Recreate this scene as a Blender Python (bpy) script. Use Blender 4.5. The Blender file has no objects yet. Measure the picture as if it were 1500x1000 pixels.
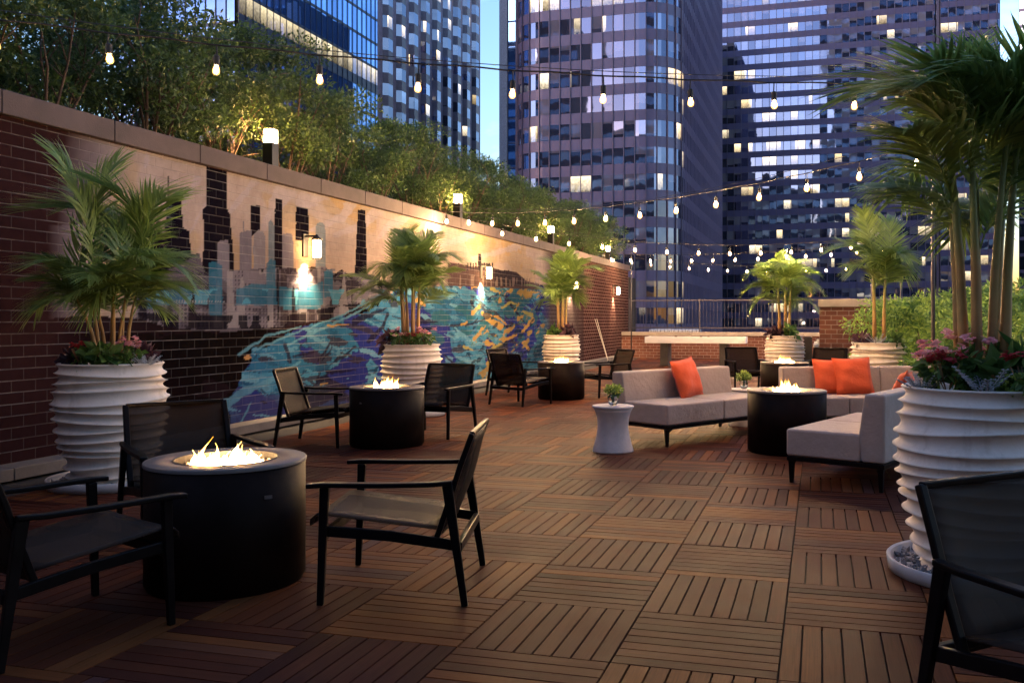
import bpy, math, random
import numpy as np
from mathutils import Vector, Matrix
R = math.radians
rnd = random.Random(7)
NR = np.random.default_rng(11)
sc = bpy.context.scene
COL = sc.collection

# ------------------------------------------------------------------ camera frame and placing
F, CX, CY, H, TH = 1318.0, 840.0, 467.0, 1.3, 0.2668      # lens (px at 1500 wide), axis point, eye height, yaw of the deck grid
ct, st = math.cos(TH), math.sin(TH)
def W(X, Z, h=0.0):                                        # right/forward of the eye -> deck-aligned metres
    return Vector((X*ct - Z*st, X*st + Z*ct, h))
def D(dx, dz):
    return W(dx, dz, 0)
def yaw(dx, dz):                                           # z-rotation that turns local +Y to this heading
    d = D(dx, dz); return math.atan2(-d.x, d.y)

# ------------------------------------------------------------------ small mesh toolkit
class MB:
    def __init__(s): s.v = []; s.f = []; s.m = []; s.mi = 0
    def add(s, vs, fs):
        b = len(s.v); s.v += [tuple(x) for x in vs]
        for f in fs: s.f.append(tuple(b+i for i in f)); s.m.append(s.mi)
    def box(s, c, d, M=None):
        x, y, z = d[0]/2, d[1]/2, d[2]/2
        vs = [Vector((a*x, b*y, e*z)) for a in (-1, 1) for b in (-1, 1) for e in (-1, 1)]
        if M is not None: vs = [M @ v for v in vs]
        c = Vector(c)
        s.add([v+c for v in vs], [(0,1,3,2),(4,6,7,5),(0,4,5,1),(2,3,7,6),(0,2,6,4),(1,5,7,3)])
    def bar(s, p0, p1, w, h, up=(0,0,1), w1=None, h1=None):  # rectangular tapered bar
        p0, p1 = Vector(p0), Vector(p1); d = (p1-p0).normalized(); up = Vector(up)
        a = d.cross(up)
        if a.length < 1e-4: a = d.cross(Vector((0,1,0)))
        a.normalize(); b = a.cross(d)
        w1 = w if w1 is None else w1; h1 = h if h1 is None else h1
        vs = []
        for p, ww, hh in ((p0, w, h), (p1, w1, h1)):
            for i, j in ((-1,-1),(1,-1),(1,1),(-1,1)): vs.append(p + a*(i*ww/2) + b*(j*hh/2))
        s.add(vs, [(3,2,1,0),(4,5,6,7),(0,1,5,4),(1,2,6,5),(2,3,7,6),(3,0,4,7)])
    def strip(s, pts, w, h, up=(0,0,1)):                     # bar along a path, w may be a list
        n = len(pts); pts = [Vector(p) for p in pts]; rings = []
        for i, p in enumerate(pts):
            d = (pts[min(i+1, n-1)] - pts[max(i-1, 0)]).normalized()
            a = d.cross(Vector(up)).normalized(); b = a.cross(d)
            ww = w[i] if isinstance(w, (list, tuple)) else w
            rings.append([p + a*(x*ww/2) + b*(y*h/2) for x, y in ((-1,-1),(1,-1),(1,1),(-1,1))])
        vs = [v for r in rings for v in r]; fs = [(3,2,1,0), tuple(4*(n-1)+k for k in range(4))]
        for i in range(n-1):
            for k in range(4): fs.append((4*i+k, 4*i+(k+1)%4, 4*i+4+(k+1)%4, 4*i+4+k))
        s.add(vs, fs)
    def tube(s, pts, r, n=8, cap=True):
        pts = [Vector(p) for p in pts]; N = len(pts); vs = []; fs = []
        ref = Vector((0.13, 0.31, 1.0)).normalized()
        for i, p in enumerate(pts):
            d = (pts[min(i+1, N-1)] - pts[max(i-1, 0)]).normalized()
            a = d.cross(ref)
            if a.length < 1e-3: a = d.cross(Vector((1, 0, 0)))
            a.normalize(); b = d.cross(a)
            rr = r[i] if isinstance(r, (list, tuple)) else r
            for k in range(n):
                t = 2*math.pi*k/n; vs.append(p + a*(math.cos(t)*rr) + b*(math.sin(t)*rr))
        for i in range(N-1):
            for k in range(n): fs.append((i*n+k, i*n+(k+1)%n, (i+1)*n+(k+1)%n, (i+1)*n+k))
        if cap: fs += [tuple(reversed(range(n))), tuple((N-1)*n+k for k in range(n))]
        s.add(vs, fs)
    def lathe(s, prof, n=32, c=(0,0,0), cap0=True, cap1=True):
        vs = []; fs = []; N = len(prof); c = Vector(c)
        for r, z in prof:
            for k in range(n):
                t = 2*math.pi*k/n; vs.append(c + Vector((r*math.cos(t), r*math.sin(t), z)))
        for i in range(N-1):
            for k in range(n): fs.append((i*n+k, i*n+(k+1)%n, (i+1)*n+(k+1)%n, (i+1)*n+k))
        if cap0: fs.append(tuple(reversed(range(n))))
        if cap1: fs.append(tuple((N-1)*n+k for k in range(n)))
        s.add(vs, fs)
    def build(s, name, mat, parent=None, smooth=False, bevel=0, seg=2, angle=None):
        me = bpy.data.meshes.new(name); me.from_pydata(s.v, [], s.f)
        for m in (mat if isinstance(mat, (list, tuple)) else [mat]): me.materials.append(m)
        if isinstance(mat, (list, tuple)): me.polygons.foreach_set('material_index', s.m)
        if smooth: me.polygons.foreach_set('use_smooth', [True]*len(me.polygons))
        me.update()
        return link(name, me, parent, bevel, seg)
def link(name, me, parent=None, bevel=0, seg=2):
    o = bpy.data.objects.new(name, me); COL.objects.link(o)
    if parent: o.parent = parent
    if bevel:
        b = o.modifiers.new('Bevel', 'BEVEL'); b.width = bevel; b.segments = seg; b.limit_method = 'ANGLE'; b.angle_limit = R(35)
    return o
def arr_mesh(name, V, Fq, mats, parent=None, tone=None, smooth=False, mi=None):   # numpy quads / tris
    me = bpy.data.meshes.new(name); V = np.asarray(V, np.float32).reshape(-1, 3); Fq = np.asarray(Fq, np.int32)
    k = Fq.shape[1]; n = len(Fq)
    me.vertices.add(len(V)); me.vertices.foreach_set('co', V.ravel())
    me.loops.add(n*k); me.loops.foreach_set('vertex_index', Fq.ravel())
    me.polygons.add(n); me.polygons.foreach_set('loop_start', np.arange(0, n*k, k, dtype=np.int32))
    for m in (mats if isinstance(mats, (list, tuple)) else [mats]): me.materials.append(m)
    if mi is not None: me.polygons.foreach_set('material_index', np.asarray(mi, np.int32))
    me.polygons.foreach_set('use_smooth', [bool(smooth)]*n)
    if tone is not None:
        a = me.attributes.new('tone', 'FLOAT', 'FACE'); a.data.foreach_set('value', np.asarray(tone, np.float32))
    me.update(calc_edges=True); me.validate()
    return link(name, me, parent)
def thing(name, label, cat, loc=(0,0,0), rz=0, group=None):
    o = bpy.data.objects.new(name, None); COL.objects.link(o); o.empty_display_size = .1
    o.location = loc; o.rotation_euler = (0, 0, rz); o['label'] = label; o['category'] = cat
    if group: o['group'] = group
    return o
def tag(o, label, cat, group=None):
    o['label'] = label; o['category'] = cat
    if group: o['group'] = group
    return o
def struct(o, kind='structure'):
    o['kind'] = kind; return o
def dup(root, loc, rz, label, group=None, scale=None):
    r = root.copy(); COL.objects.link(r); r.location = loc; r.rotation_euler = (0, 0, rz); r['label'] = label
    if group: r['group'] = group
    if scale: r.scale = scale
    def rec(src, dst):
        for ch in [c for c in src.children]:
            c = ch.copy(); COL.objects.link(c); c.parent = dst; rec(ch, c)
    rec(root, r)
    return r

# ------------------------------------------------------------------ materials
class NT:
    def __init__(s, name):
        s.m = bpy.data.materials.new(name); s.m.use_nodes = True; s.t = s.m.node_tree; s.n = s.t.nodes
        s.b = s.n['Principled BSDF']; s.out = s.n['Material Output']
    def new(s, typ, **kw):
        n = s.n.new(typ)
        for k, v in kw.items():
            if k in n.inputs.keys(): n.inputs[k].default_value = v
            else: setattr(n, k, v)
        return n
    def l(s, a, b): s.t.links.new(a, b)
    def noise(s, scale, detail=4, rough=.55, vec=None, **kw):
        n = s.new('ShaderNodeTexNoise'); n.inputs['Scale'].default_value = scale; n.inputs['Detail'].default_value = detail
        n.inputs['Roughness'].default_value = rough
        if vec is not None: s.l(vec, n.inputs['Vector'])
        return n
    def math(s, op, a, b=None, clamp=False):
        n = s.new('ShaderNodeMath'); n.operation = op; n.use_clamp = clamp
        for i, x in enumerate((a, b)):
            if x is None: continue
            if isinstance(x, (int, float)): n.inputs[i].default_value = x
            else: s.l(x, n.inputs[i])
        return n.outputs[0]
    def ramp(s, fac, stops):
        n = s.new('ShaderNodeValToRGB'); e = n.color_ramp.elements
        while len(e) < len(stops): e.new(.5)
        for i, (p, c) in enumerate(stops): e[i].position = p; e[i].color = tuple(c) + (1,) if len(c) == 3 else c
        s.l(fac, n.inputs[0]); return n.outputs[0]
    def mix(s, fac, a, b, mode='MIX'):
        n = s.new('ShaderNodeMix'); n.data_type = 'RGBA'; n.blend_type = mode
        for i, x in ((0, fac), (6, a), (7, b)):
            if isinstance(x, (int, float)): n.inputs[i].default_value = x
            elif isinstance(x, tuple): n.inputs[i].default_value = x + (1,) if len(x) == 3 else x
            else: s.l(x, n.inputs[i])
        return n.outputs[2]
    def bump(s, h, dist=.01, strength=1.0):
        n = s.new('ShaderNodeBump'); n.inputs['Distance'].default_value = dist; n.inputs['Strength'].default_value = strength
        s.l(h, n.inputs['Height']); s.l(n.outputs[0], s.b.inputs['Normal']); return n
    def attr(s, name): n = s.new('ShaderNodeAttribute'); n.attribute_name = name; return n
    def obj(s): return s.new('ShaderNodeTexCoord').outputs['Object']
    def pos(s): return s.new('ShaderNodeNewGeometry').outputs['Position']

def plain(name, col, rough=.6, metal=0, var=.25, scale=6, bump=0, bscale=60, rvar=0):
    t = NT(name); c = t.obj(); n = t.noise(scale, 5, .6, c)
    lo = tuple(x*(1-var) for x in col); hi = tuple(min(1, x*(1+var)) for x in col)
    t.l(t.ramp(n.outputs[0], [(.3, lo), (.7, hi)]), t.b.inputs['Base Color'])
    t.b.inputs['Roughness'].default_value = rough; t.b.inputs['Metallic'].default_value = metal
    if rvar:
        n3 = t.noise(scale*2.3, 4, .6, c)
        t.l(t.math('ADD', t.math('MULTIPLY', n3.outputs[0], rvar), rough-rvar/2), t.b.inputs['Roughness'])
    if bump:
        n2 = t.noise(bscale, 4, .6, c); t.bump(n2.outputs[0], bump)
    return t.m
def emit(name, col, strength):
    t = NT(name); t.b.inputs['Base Color'].default_value = (.8, .8, .8, 1)
    t.b.inputs['Emission Color'].default_value = col + (1,); t.b.inputs['Emission Strength'].default_value = strength
    return t.m
def brickmat(name, axis, c1, c2, mortar, bw=.24, rh=.098, mural=False):
    t = NT(name); p = t.pos(); sp = t.new('ShaderNodeSeparateXYZ'); t.l(p, sp.inputs[0])
    cb = t.new('ShaderNodeCombineXYZ'); t.l(sp.outputs[axis], cb.inputs[0]); t.l(sp.outputs[2], cb.inputs[1])
    b = t.new('ShaderNodeTexBrick'); b.offset = .5
    t.l(cb.outputs[0], b.inputs['Vector'])
    for k, v in (('Scale', 1), ('Brick Width', bw), ('Row Height', rh), ('Mortar Size', .006), ('Mortar Smooth', .35), ('Bias', 0)): b.inputs[k].default_value = v
    b.inputs['Color1'].default_value = c1+(1,); b.inputs['Color2'].default_value = c2+(1,); b.inputs['Mortar'].default_value = mortar+(1,)
    n = t.noise(9, 6, .65, p); n2 = t.noise(1.1, 4, .6, p)
    base = b.outputs['Color']
    if mural:
        a = t.attr('paint')
        fz = t.math('FRACT', t.math('DIVIDE', sp.outputs[2], rh)); jn = t.math('GREATER_THAN', t.math('ABSOLUTE', t.math('SUBTRACT', fz, .5)), .455)
        wob = t.noise(2.3, 4, .6, p); jn = t.math('MULTIPLY', jn, t.ramp(wob.outputs[0], [(.42, (.06,.06,.06)), (.62, (.75,.75,.75))]))
        base = t.mix(t.math('ADD', t.math('MULTIPLY', b.outputs['Fac'], .07), t.math('MULTIPLY', jn, .26)), a.outputs['Color'], (.46, .43, .42))
    base = t.mix(.5, base, t.ramp(n.outputs[0], [(.25, (.45,.45,.45)), (.75, (.75,.75,.75))]), 'OVERLAY')
    base = t.mix(.35, base, t.ramp(n2.outputs[0], [(.3, (.35,.35,.35)), (.7, (.7,.7,.7))]), 'OVERLAY')
    t.l(base, t.b.inputs['Base Color']); t.b.inputs['Roughness'].default_value = .62 if mural else .75; t.b.inputs['Specular IOR Level'].default_value = .0
    h = t.math('ADD', t.math('MULTIPLY', b.outputs['Fac'], -1.0), t.math('MULTIPLY', n.outputs[0], .35))
    t.bump(h, .006)
    return t.m
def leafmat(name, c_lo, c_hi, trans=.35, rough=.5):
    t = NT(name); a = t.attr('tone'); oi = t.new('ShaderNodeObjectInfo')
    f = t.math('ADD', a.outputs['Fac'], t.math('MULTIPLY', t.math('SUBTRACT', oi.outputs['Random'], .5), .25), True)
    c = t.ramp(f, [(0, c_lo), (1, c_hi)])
    t.l(c, t.b.inputs['Base Color']); t.b.inputs['Roughness'].default_value = rough
    tr = t.new('ShaderNodeBsdfTranslucent'); t.l(c, tr.inputs['Color'])
    mx = t.new('ShaderNodeMixShader'); mx.inputs[0].default_value = trans
    t.l(t.b.outputs[0], mx.inputs[1]); t.l(tr.outputs[0], mx.inputs[2]); t.l(mx.outputs[0], t.out.inputs[0])
    return t.m
def slingmat(name, col, see):
    t = NT(name); c = t.obj(); n = t.noise(7, 4, .6, c)
    wv = t.new('ShaderNodeTexChecker'); wv.inputs['Scale'].default_value = 260; t.l(c, wv.inputs['Vector'])
    k = t.ramp(n.outputs[0], [(.3, tuple(x*.8 for x in col)), (.7, tuple(x*1.25 for x in col))])
    t.l(t.mix(.3, k, wv.outputs[0], 'MULTIPLY'), t.b.inputs['Base Color']); t.b.inputs['Roughness'].default_value = .6; t.b.inputs['Specular IOR Level'].default_value = .12
    t.b.inputs['Alpha'].default_value = 1-see
    return t.m

M = {}
M['frame'] = plain('dark_bronze_metal', (.0085, .0065, .0065), .36, .4, .3, 9, .0004, 300, .15)
M['sling'] = slingmat('brown_mesh_sling', (.027, .0155, .011), .2)
M['drum'] = plain('black_powder_coat', (.010, .0055, .0045), .5, .0, .5, 3.0, .0006, 220, .2)
M['ring'] = plain('grey_metal_ring', (.105, .078, .068), .55, .0, .15, 5, .0005, 250, .15)
for k_ in ('drum', 'frame'): M[k_].node_tree.nodes['Principled BSDF'].inputs['Specular IOR Level'].default_value = .05
M['stone'] = plain('fire_stone', (.17, .13, .12), .7, 0, .5, 9, .004, 60)
M['planter'] = plain('off_white_plaster', (.70, .615, .54), .62, 0, .10, 7, .0025, 55, .15)
t = NT('weathered_planter_plaster'); c = t.obj(); oi = t.new('ShaderNodeObjectInfo')
mp = t.new('ShaderNodeMapping'); mp.inputs['Scale'].default_value = (9, 9, 1.3); sh = t.new('ShaderNodeVectorMath'); t.l(c, sh.inputs[0]); cb = t.new('ShaderNodeCombineXYZ'); t.l(t.math('MULTIPLY', oi.outputs['Random'], 20.0), cb.inputs[0]); t.l(cb.outputs[0], sh.inputs[1]); t.l(sh.outputs[0], mp.inputs[0])
n1 = t.noise(1, 6, .65, mp.outputs[0]); n2 = t.noise(5, 6, .65, sh.outputs[0]); n3 = t.noise(46, 3, .6, sh.outputs[0])
k = t.ramp(n2.outputs[0], [(.3, (.63, .555, .485)), (.7, (.75, .665, .59))])
k = t.mix(t.ramp(n1.outputs[0], [(.54, (0, 0, 0)), (.74, (.5, .5, .5))]), k, (.36, .28, .215))
k = t.mix(t.ramp(n3.outputs[0], [(.70, (0, 0, 0)), (.78, (.6, .6, .6))]), k, (.20, .15, .12))
t.l(k, t.b.inputs['Base Color']); t.b.inputs['Roughness'].default_value = .72; t.b.inputs['Specular IOR Level'].default_value = .25; t.bump(n3.outputs[0], .0018); M['planter'] = t.m
M['saucer'] = plain('grey_white_saucer', (.46, .43, .42), .65, 0, .15, 7, .001, 80)
M['gravel'] = plain('river_gravel', (.20, .18, .18), .7, 0, .6, 14, .003, 90)
M['soil'] = plain('dark_soil', (.025, .018, .013), .95, 0, .4, 20, .01, 60)
M['concrete'] = plain('pale_concrete', (.46, .42, .41), .75, 0, .16, 6, .002, 60, .1)
M['kerb'] = plain('kerb_concrete', (.13, .11, .10), .8, 0, .25, 3, .003, 40)
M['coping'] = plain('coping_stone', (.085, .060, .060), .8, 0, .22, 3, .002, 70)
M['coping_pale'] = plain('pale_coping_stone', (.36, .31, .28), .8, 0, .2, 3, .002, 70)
M['white'] = plain('white_lacquer', (.86, .84, .82), .4, 0, .06, 3)
M['darkwood'] = plain('dark_table_leg', (.045, .034, .03), .5, 0, .3, 5)
M['black'] = plain('black_metal', (.010, .009, .010), .45, .2, .3, 8)
M['pole'] = plain('weathered_grey_pole', (.085, .08, .09), .5, .5, .2, 8)
M['cable'] = plain('black_cable', (.02, .018, .018), .6, 0, .2, 20)
M['brass'] = plain('vase_water', (.5, .55, .45), .1, 0, .1, 9)
M['bark'] = plain('shrub_bark', (.11, .07, .05), .9, 0, .4, 14, .004, 70)
M['cue'] = plain('pale_cue_wood', (.62, .55, .48), .4, 0, .1, 20)
M['railing'] = plain('dark_railing_paint', (.045, .042, .07), .5, .3, .2, 10)
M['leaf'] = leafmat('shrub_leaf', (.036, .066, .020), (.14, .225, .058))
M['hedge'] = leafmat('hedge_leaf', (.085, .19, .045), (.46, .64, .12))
M['palm'] = leafmat('palm_leaf', (.075, .145, .036), (.31, .43, .115), .42, .42)
M['cane'] = None
M['greenleaf'] = leafmat('bedding_leaf', (.035, .09, .02), (.15, .27, .06))
M['purpleleaf'] = leafmat('dark_bedding_leaf', (.03, .015, .025), (.12, .05, .07))
M['silver'] = leafmat('silver_leaf', (.36, .38, .42), (.62, .64, .68), .2)
M['lime'] = leafmat('lime_bloom', (.16, .24, .03), (.48, .58, .12), .3)
M['pink'] = leafmat('pink_petal', (.72, .26, .34), (.92, .58, .62), .3)
M['red'] = leafmat('red_petal', (.36, .02, .03), (.62, .05, .07), .3)

# cane: green stem with brown papery sheath bands
t = NT('palm_cane'); c = t.obj(); sp = t.new('ShaderNodeSeparateXYZ'); t.l(c, sp.inputs[0])
n = t.noise(5, 4, .6, c); n2 = t.noise(2.2, 3, .6, c)
f = t.math('ADD', t.math('MULTIPLY', sp.outputs[2], .85), t.math('MULTIPLY', t.math('SUBTRACT', n2.outputs[0], .5), 1.1), True)
k = t.ramp(f, [(.0, (.20, .095, .04)), (.30, (.36, .20, .065)), (.55, (.22, .19, .05)), (.85, (.15, .19, .05))])
t.l(t.mix(.4, k, t.ramp(n.outputs[0], [(.3, (.3,.3,.3)), (.7, (.8,.8,.8))]), 'OVERLAY'), t.b.inputs['Base Color'])
t.b.inputs['Roughness'].default_value = .5; t.bump(n.outputs[0], .004); M['cane'] = t.m

# deck slats
t = NT('hardwood_slat'); a = t.attr('tone'); uv = t.new('ShaderNodeUVMap'); uv.uv_map = 'grain'
mp = t.new('ShaderNodeMapping'); mp.inputs['Scale'].default_value = (3.5, 150, 1); t.l(uv.outputs[0], mp.inputs[0])
g = t.noise(1, 6, .65, mp.outputs[0]); g.inputs['Distortion'].default_value = .6
p = t.pos(); big = t.noise(.55, 4, .6, p); stn = t.noise(3.1, 5, .65, p)
c = t.ramp(a.outputs['Fac'], [(0, (.031, .0086, .0066)), (.30, (.051, .0142, .0094)), (.55, (.074, .0208, .0110)), (.8, (.150, .0470, .0150)), (1, (.068, .028, .025))])
c = t.mix(.55, c, t.ramp(g.outputs[0], [(.28, (.25,.25,.25)), (.7, (.72,.72,.72))]), 'OVERLAY')
c = t.mix(.40, c, t.ramp(big.outputs[0], [(.3, (.30,.28,.30)), (.7, (.66,.68,.66))]), 'OVERLAY')
c = t.mix(.35, c, t.ramp(stn.outputs[0], [(.35, (.30,.30,.32)), (.62, (.60,.60,.58))]), 'OVERLAY')
t.l(c, t.b.inputs['Base Color'])
t.l(t.math('ADD', .40, t.math('MULTIPLY', stn.outputs[0], .30)), t.b.inputs['Roughness'])
t.b.inputs['Specular IOR Level'].default_value = .035; t.b.inputs['Specular Tint'].default_value = (1, .7, .5, 1); t.bump(g.outputs[0], .0008); M['slat'] = t.m
M['under'] = plain('deck_underlay', (.012, .009, .008), .9)

# upholstery
def fabric(name, col, ws=420):
    t = NT(name); c = t.obj(); n = t.noise(3, 5, .6, c)
    k = t.ramp(n.outputs[0], [(.3, tuple(x*.88 for x in col)), (.7, tuple(min(1, x*1.1) for x in col))])
    w1 = t.noise(ws, 2, .5, c)
    t.l(t.mix(.35, k, t.ramp(w1.outputs[0], [(.3, (.3,.3,.3)), (.7, (.7,.7,.7))]), 'OVERLAY'), t.b.inputs['Base Color'])
    t.b.inputs['Roughness'].default_value = .85; t.b.inputs['Sheen Weight'].default_value = .15
    n2 = t.noise(11, 4, .6, c)
    t.bump(t.math('ADD', t.math('MULTIPLY', w1.outputs[0], .12), n2.outputs[0]), .012); return t.m
M['fabric'] = fabric('taupe_upholstery', (.37, .285, .24))
M['orange'] = fabric('orange_pillow_cloth', (.66, .085, .016), 300)

# glass vase
t = NT('clear_glass'); t.b.inputs['Transmission Weight'].default_value = 1; t.b.inputs['Roughness'].default_value = .03
t.b.inputs['Base Color'].default_value = (.9, .95, .92, 1); M['glass'] = t.m

# lights that are lit
BULB = 800.0
M['bulb'] = emit('lit_filament_bulb', (1, .60, .27), BULB)
M['bulb_dim'] = emit('lit_dimmed_bulb', (1, .60, .27), 105)
t = NT('bulb_halo_envelope'); em = t.new('ShaderNodeEmission'); em.inputs[0].default_value = (1, .42, .10, 1); em.inputs[1].default_value = .9  # glass shell given its own weak emission, imitating a warm halo round the bulb
tr = t.new('ShaderNodeBsdfTransparent'); mx = t.new('ShaderNodeMixShader'); mx.inputs[0].default_value = .38; t.l(tr.outputs[0], mx.inputs[1]); t.l(em.outputs[0], mx.inputs[2]); t.l(mx.outputs[0], t.out.inputs[0]); M['bulb_glass'] = t.m
M['lampglass'] = emit('lit_lantern_glass', (1, .54, .20), 60)
M['sconceglass'] = emit('lit_sconce_glass', (1, .58, .24), 12)
t = NT('gas_flame'); c = t.obj(); sp = t.new('ShaderNodeSeparateXYZ'); t.l(c, sp.inputs[0])
n = t.noise(22, 3, .6, c)
hgt = t.math('ADD', t.math('MULTIPLY', sp.outputs[2], 5.6), t.math('MULTIPLY', t.math('SUBTRACT', n.outputs[0], .5), .55), True)
em = t.new('ShaderNodeEmission')
t.l(t.ramp(hgt, [(0, (1, .62, .28)), (.32, (1, .46, .10)), (.7, (1, .36, .035)), (1, (1, .22, .01))]), em.inputs[0])
t.l(t.math('MULTIPLY', t.ramp(hgt, [(0, (1, 1, 1)), (.30, (.11,.11,.11)), (.65, (.024,.024,.024)), (1, (.008,.008,.008))]), 55.0), em.inputs[1])
tr = t.new('ShaderNodeBsdfTransparent'); mx = t.new('ShaderNodeMixShader')
t.l(t.ramp(hgt, [(0, (.85,.85,.85)), (.6, (.6,.6,.6)), (1, (.25,.25,.25))]), mx.inputs[0]); t.l(tr.outputs[0], mx.inputs[1]); t.l(em.outputs[0], mx.inputs[2])
t.l(mx.outputs[0], t.out.inputs[0]); M['flame'] = t.m

# ------------------------------------------------------------------ deck and ground
S = .621; U0, V0 = -.145, 3.945                     # tile size and one tile corner
def build_deck():
    V = []; Fc = []; tone = []; UV = []
    gap = .0062; pitch = S/8
    for i in range(-10, 14):
        for j in range(-7, 42):
            u0, v0 = U0+i*S, V0+j*S
            if u0 < -6.32 or v0+S > 29.95: continue
            along_v = (i+j) % 2 != 0
            tt = rnd.gauss(.47, .19); dz = rnd.uniform(-.0008, .0008)
            for k in range(8):
                a0 = k*pitch+gap/2; a1 = (k+1)*pitch-gap/2; e0 = .003; e1 = S-.003
                z = dz+rnd.uniform(-.0007, .0007); tn = min(1, max(0, tt+rnd.gauss(0, .16)))
                c = .0009
                if along_v: q = [(u0+a0, v0+e0), (u0+a1, v0+e0), (u0+a1, v0+e1), (u0+a0, v0+e1)]
                else: q = [(u0+e0, v0+a0), (u0+e1, v0+a0), (u0+e1, v0+a1), (u0+e0, v0+a1)]
                b = len(V); mx = sum(x for x, y in q)/4; my = sum(y for x, y in q)/4
                for x, y in q:
                    V.append((x+(c if x < mx else -c), y+(c if y < my else -c), z))
                for x, y in q: V.append((x, y, z-.003))
                for x, y in q: V.append((x, y, z-.018))
                fs = [(b, b+1, b+2, b+3)]
                for s_ in range(4):
                    n_ = (s_+1) % 4
                    fs += [(b+4+s_, b+4+n_, b+n_, b+s_), (b+8+s_, b+8+n_, b+4+n_, b+4+s_)]
                off = rnd.uniform(0, 50)
                for f in fs:
                    Fc.append(f); tone.append(tn)
                    for ix in f:
                        x, y, _ = V[ix]
                        UV.append(((y, x+off) if along_v else (x, y+off)))
    o = arr_mesh('deck', V, Fc, M['slat'], tone=tone)
    ul = o.data.uv_layers.new(name='grain'); ul.data.foreach_set('uv', np.array(UV, np.float32).ravel())
    return struct(o)
build_deck()
b = MB(); b.box((1.0, 12.5, -.26), (22, 46, .476)); struct(b.build('roof_slab', M['under']))
t = NT('dark_city_ground'); n = t.noise(.05, 6, .6, t.pos())
t.l(t.ramp(n.outputs[0], [(.3, (.02, .02, .024)), (.7, (.05, .048, .055))]), t.b.inputs['Base Color']); t.b.inputs['Roughness'].default_value = .8
b = MB(); b.box((0, 300, -26.5), (4000, 4000, 1)); struct(b.build('ground', t.m))
b = MB(); b.box((1.0, 12.5, -13.3), (21.9, 45.9, 25.4))
tag(b.build('podium_building', plain('podium_wall', (.12, .07, .06), .8)), 'dark podium block carrying the roof terrace deck', 'building')

# ------------------------------------------------------------------ mural wall
WU = -6.5; WV0, WV1, WT = 1.0, 31.1, 2.98
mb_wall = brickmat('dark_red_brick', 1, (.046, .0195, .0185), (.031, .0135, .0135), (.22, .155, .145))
wall = thing('brick_wall', 'long dark red brick wall carrying the skyline mural', 'wall', (0, 0, 0))
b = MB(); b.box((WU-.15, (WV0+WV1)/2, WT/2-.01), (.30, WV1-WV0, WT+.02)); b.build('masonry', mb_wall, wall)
b = MB()
y = WV0-.02
while y < WV1:
    L = min(1.22, WV1+.03-y); b.box((WU-.14, y+L/2, WT+.10), (.40, L-.008, .20)); y += 1.22
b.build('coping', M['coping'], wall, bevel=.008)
b = MB(); y = WV0
while y < WV1-.1:
    L = min(2.4, WV1-y); b.box((WU+.125, y+L/2, .05), (.25, L-.006, .10)); y += 2.4
tag(b.build('kerb', M['kerb'], bevel=.008), 'low grey concrete kerb along the mural wall base', 'kerb')

def pip(px, py, poly):
    ins = np.zeros(px.shape, bool); n = len(poly)
    for i in range(n):
        x0, y0 = poly[i]; x1, y1 = poly[(i+1) % n]
        if y0 == y1: continue
        c = ((y0 > py) != (y1 > py)) & (px < (x1-x0)*(py-y0)/(y1-y0)+x0)
        ins ^= c
    return ins
def vnoise(x, y, seed):
    r = np.random.default_rng(seed); T = r.random((64, 64))
    xi = np.floor(x).astype(int); yi = np.floor(y).astype(int); fx = x-xi; fy = y-yi
    fx = fx*fx*(3-2*fx); fy = fy*fy*(3-2*fy)
    g = lambda a, b_: T[a % 64, b_ % 64]
    return (g(xi, yi)*(1-fx)+g(xi+1, yi)*fx)*(1-fy)+(g(xi, yi+1)*(1-fx)+g(xi+1, yi+1)*fx)*fy
def fbm(x, y, seed, o=4):
    s = 0; a = .5; t_ = 0
    for k in range(o): s = s+a*vnoise(x, y, seed+k); t_ += a; a *= .5; x = x*2.03; y = y*2.03
    return s/t_
def segd(px, py, pts):
    d = np.full(px.shape, 1e9); tt = np.zeros(px.shape); n = len(pts)-1
    for i in range(n):
        (x0, y0), (x1, y1) = pts[i], pts[i+1]; dx, dy = x1-x0, y1-y0
        t_ = np.clip(((px-x0)*dx+(py-y0)*dy)/(dx*dx+dy*dy+1e-9), 0, 1)
        dd = np.hypot(px-x0-t_*dx, py-y0-t_*dy); m = dd < d; d = np.where(m, dd, d); tt = np.where(m, (i+t_)/n, tt)
    return d, tt
def lin(r, g, b_):
    f = lambda c: ((c/255+.055)/1.055)**2.4 if c > 10 else c/255/12.92
    return np.array([f(r), f(g), f(b_)])
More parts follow.
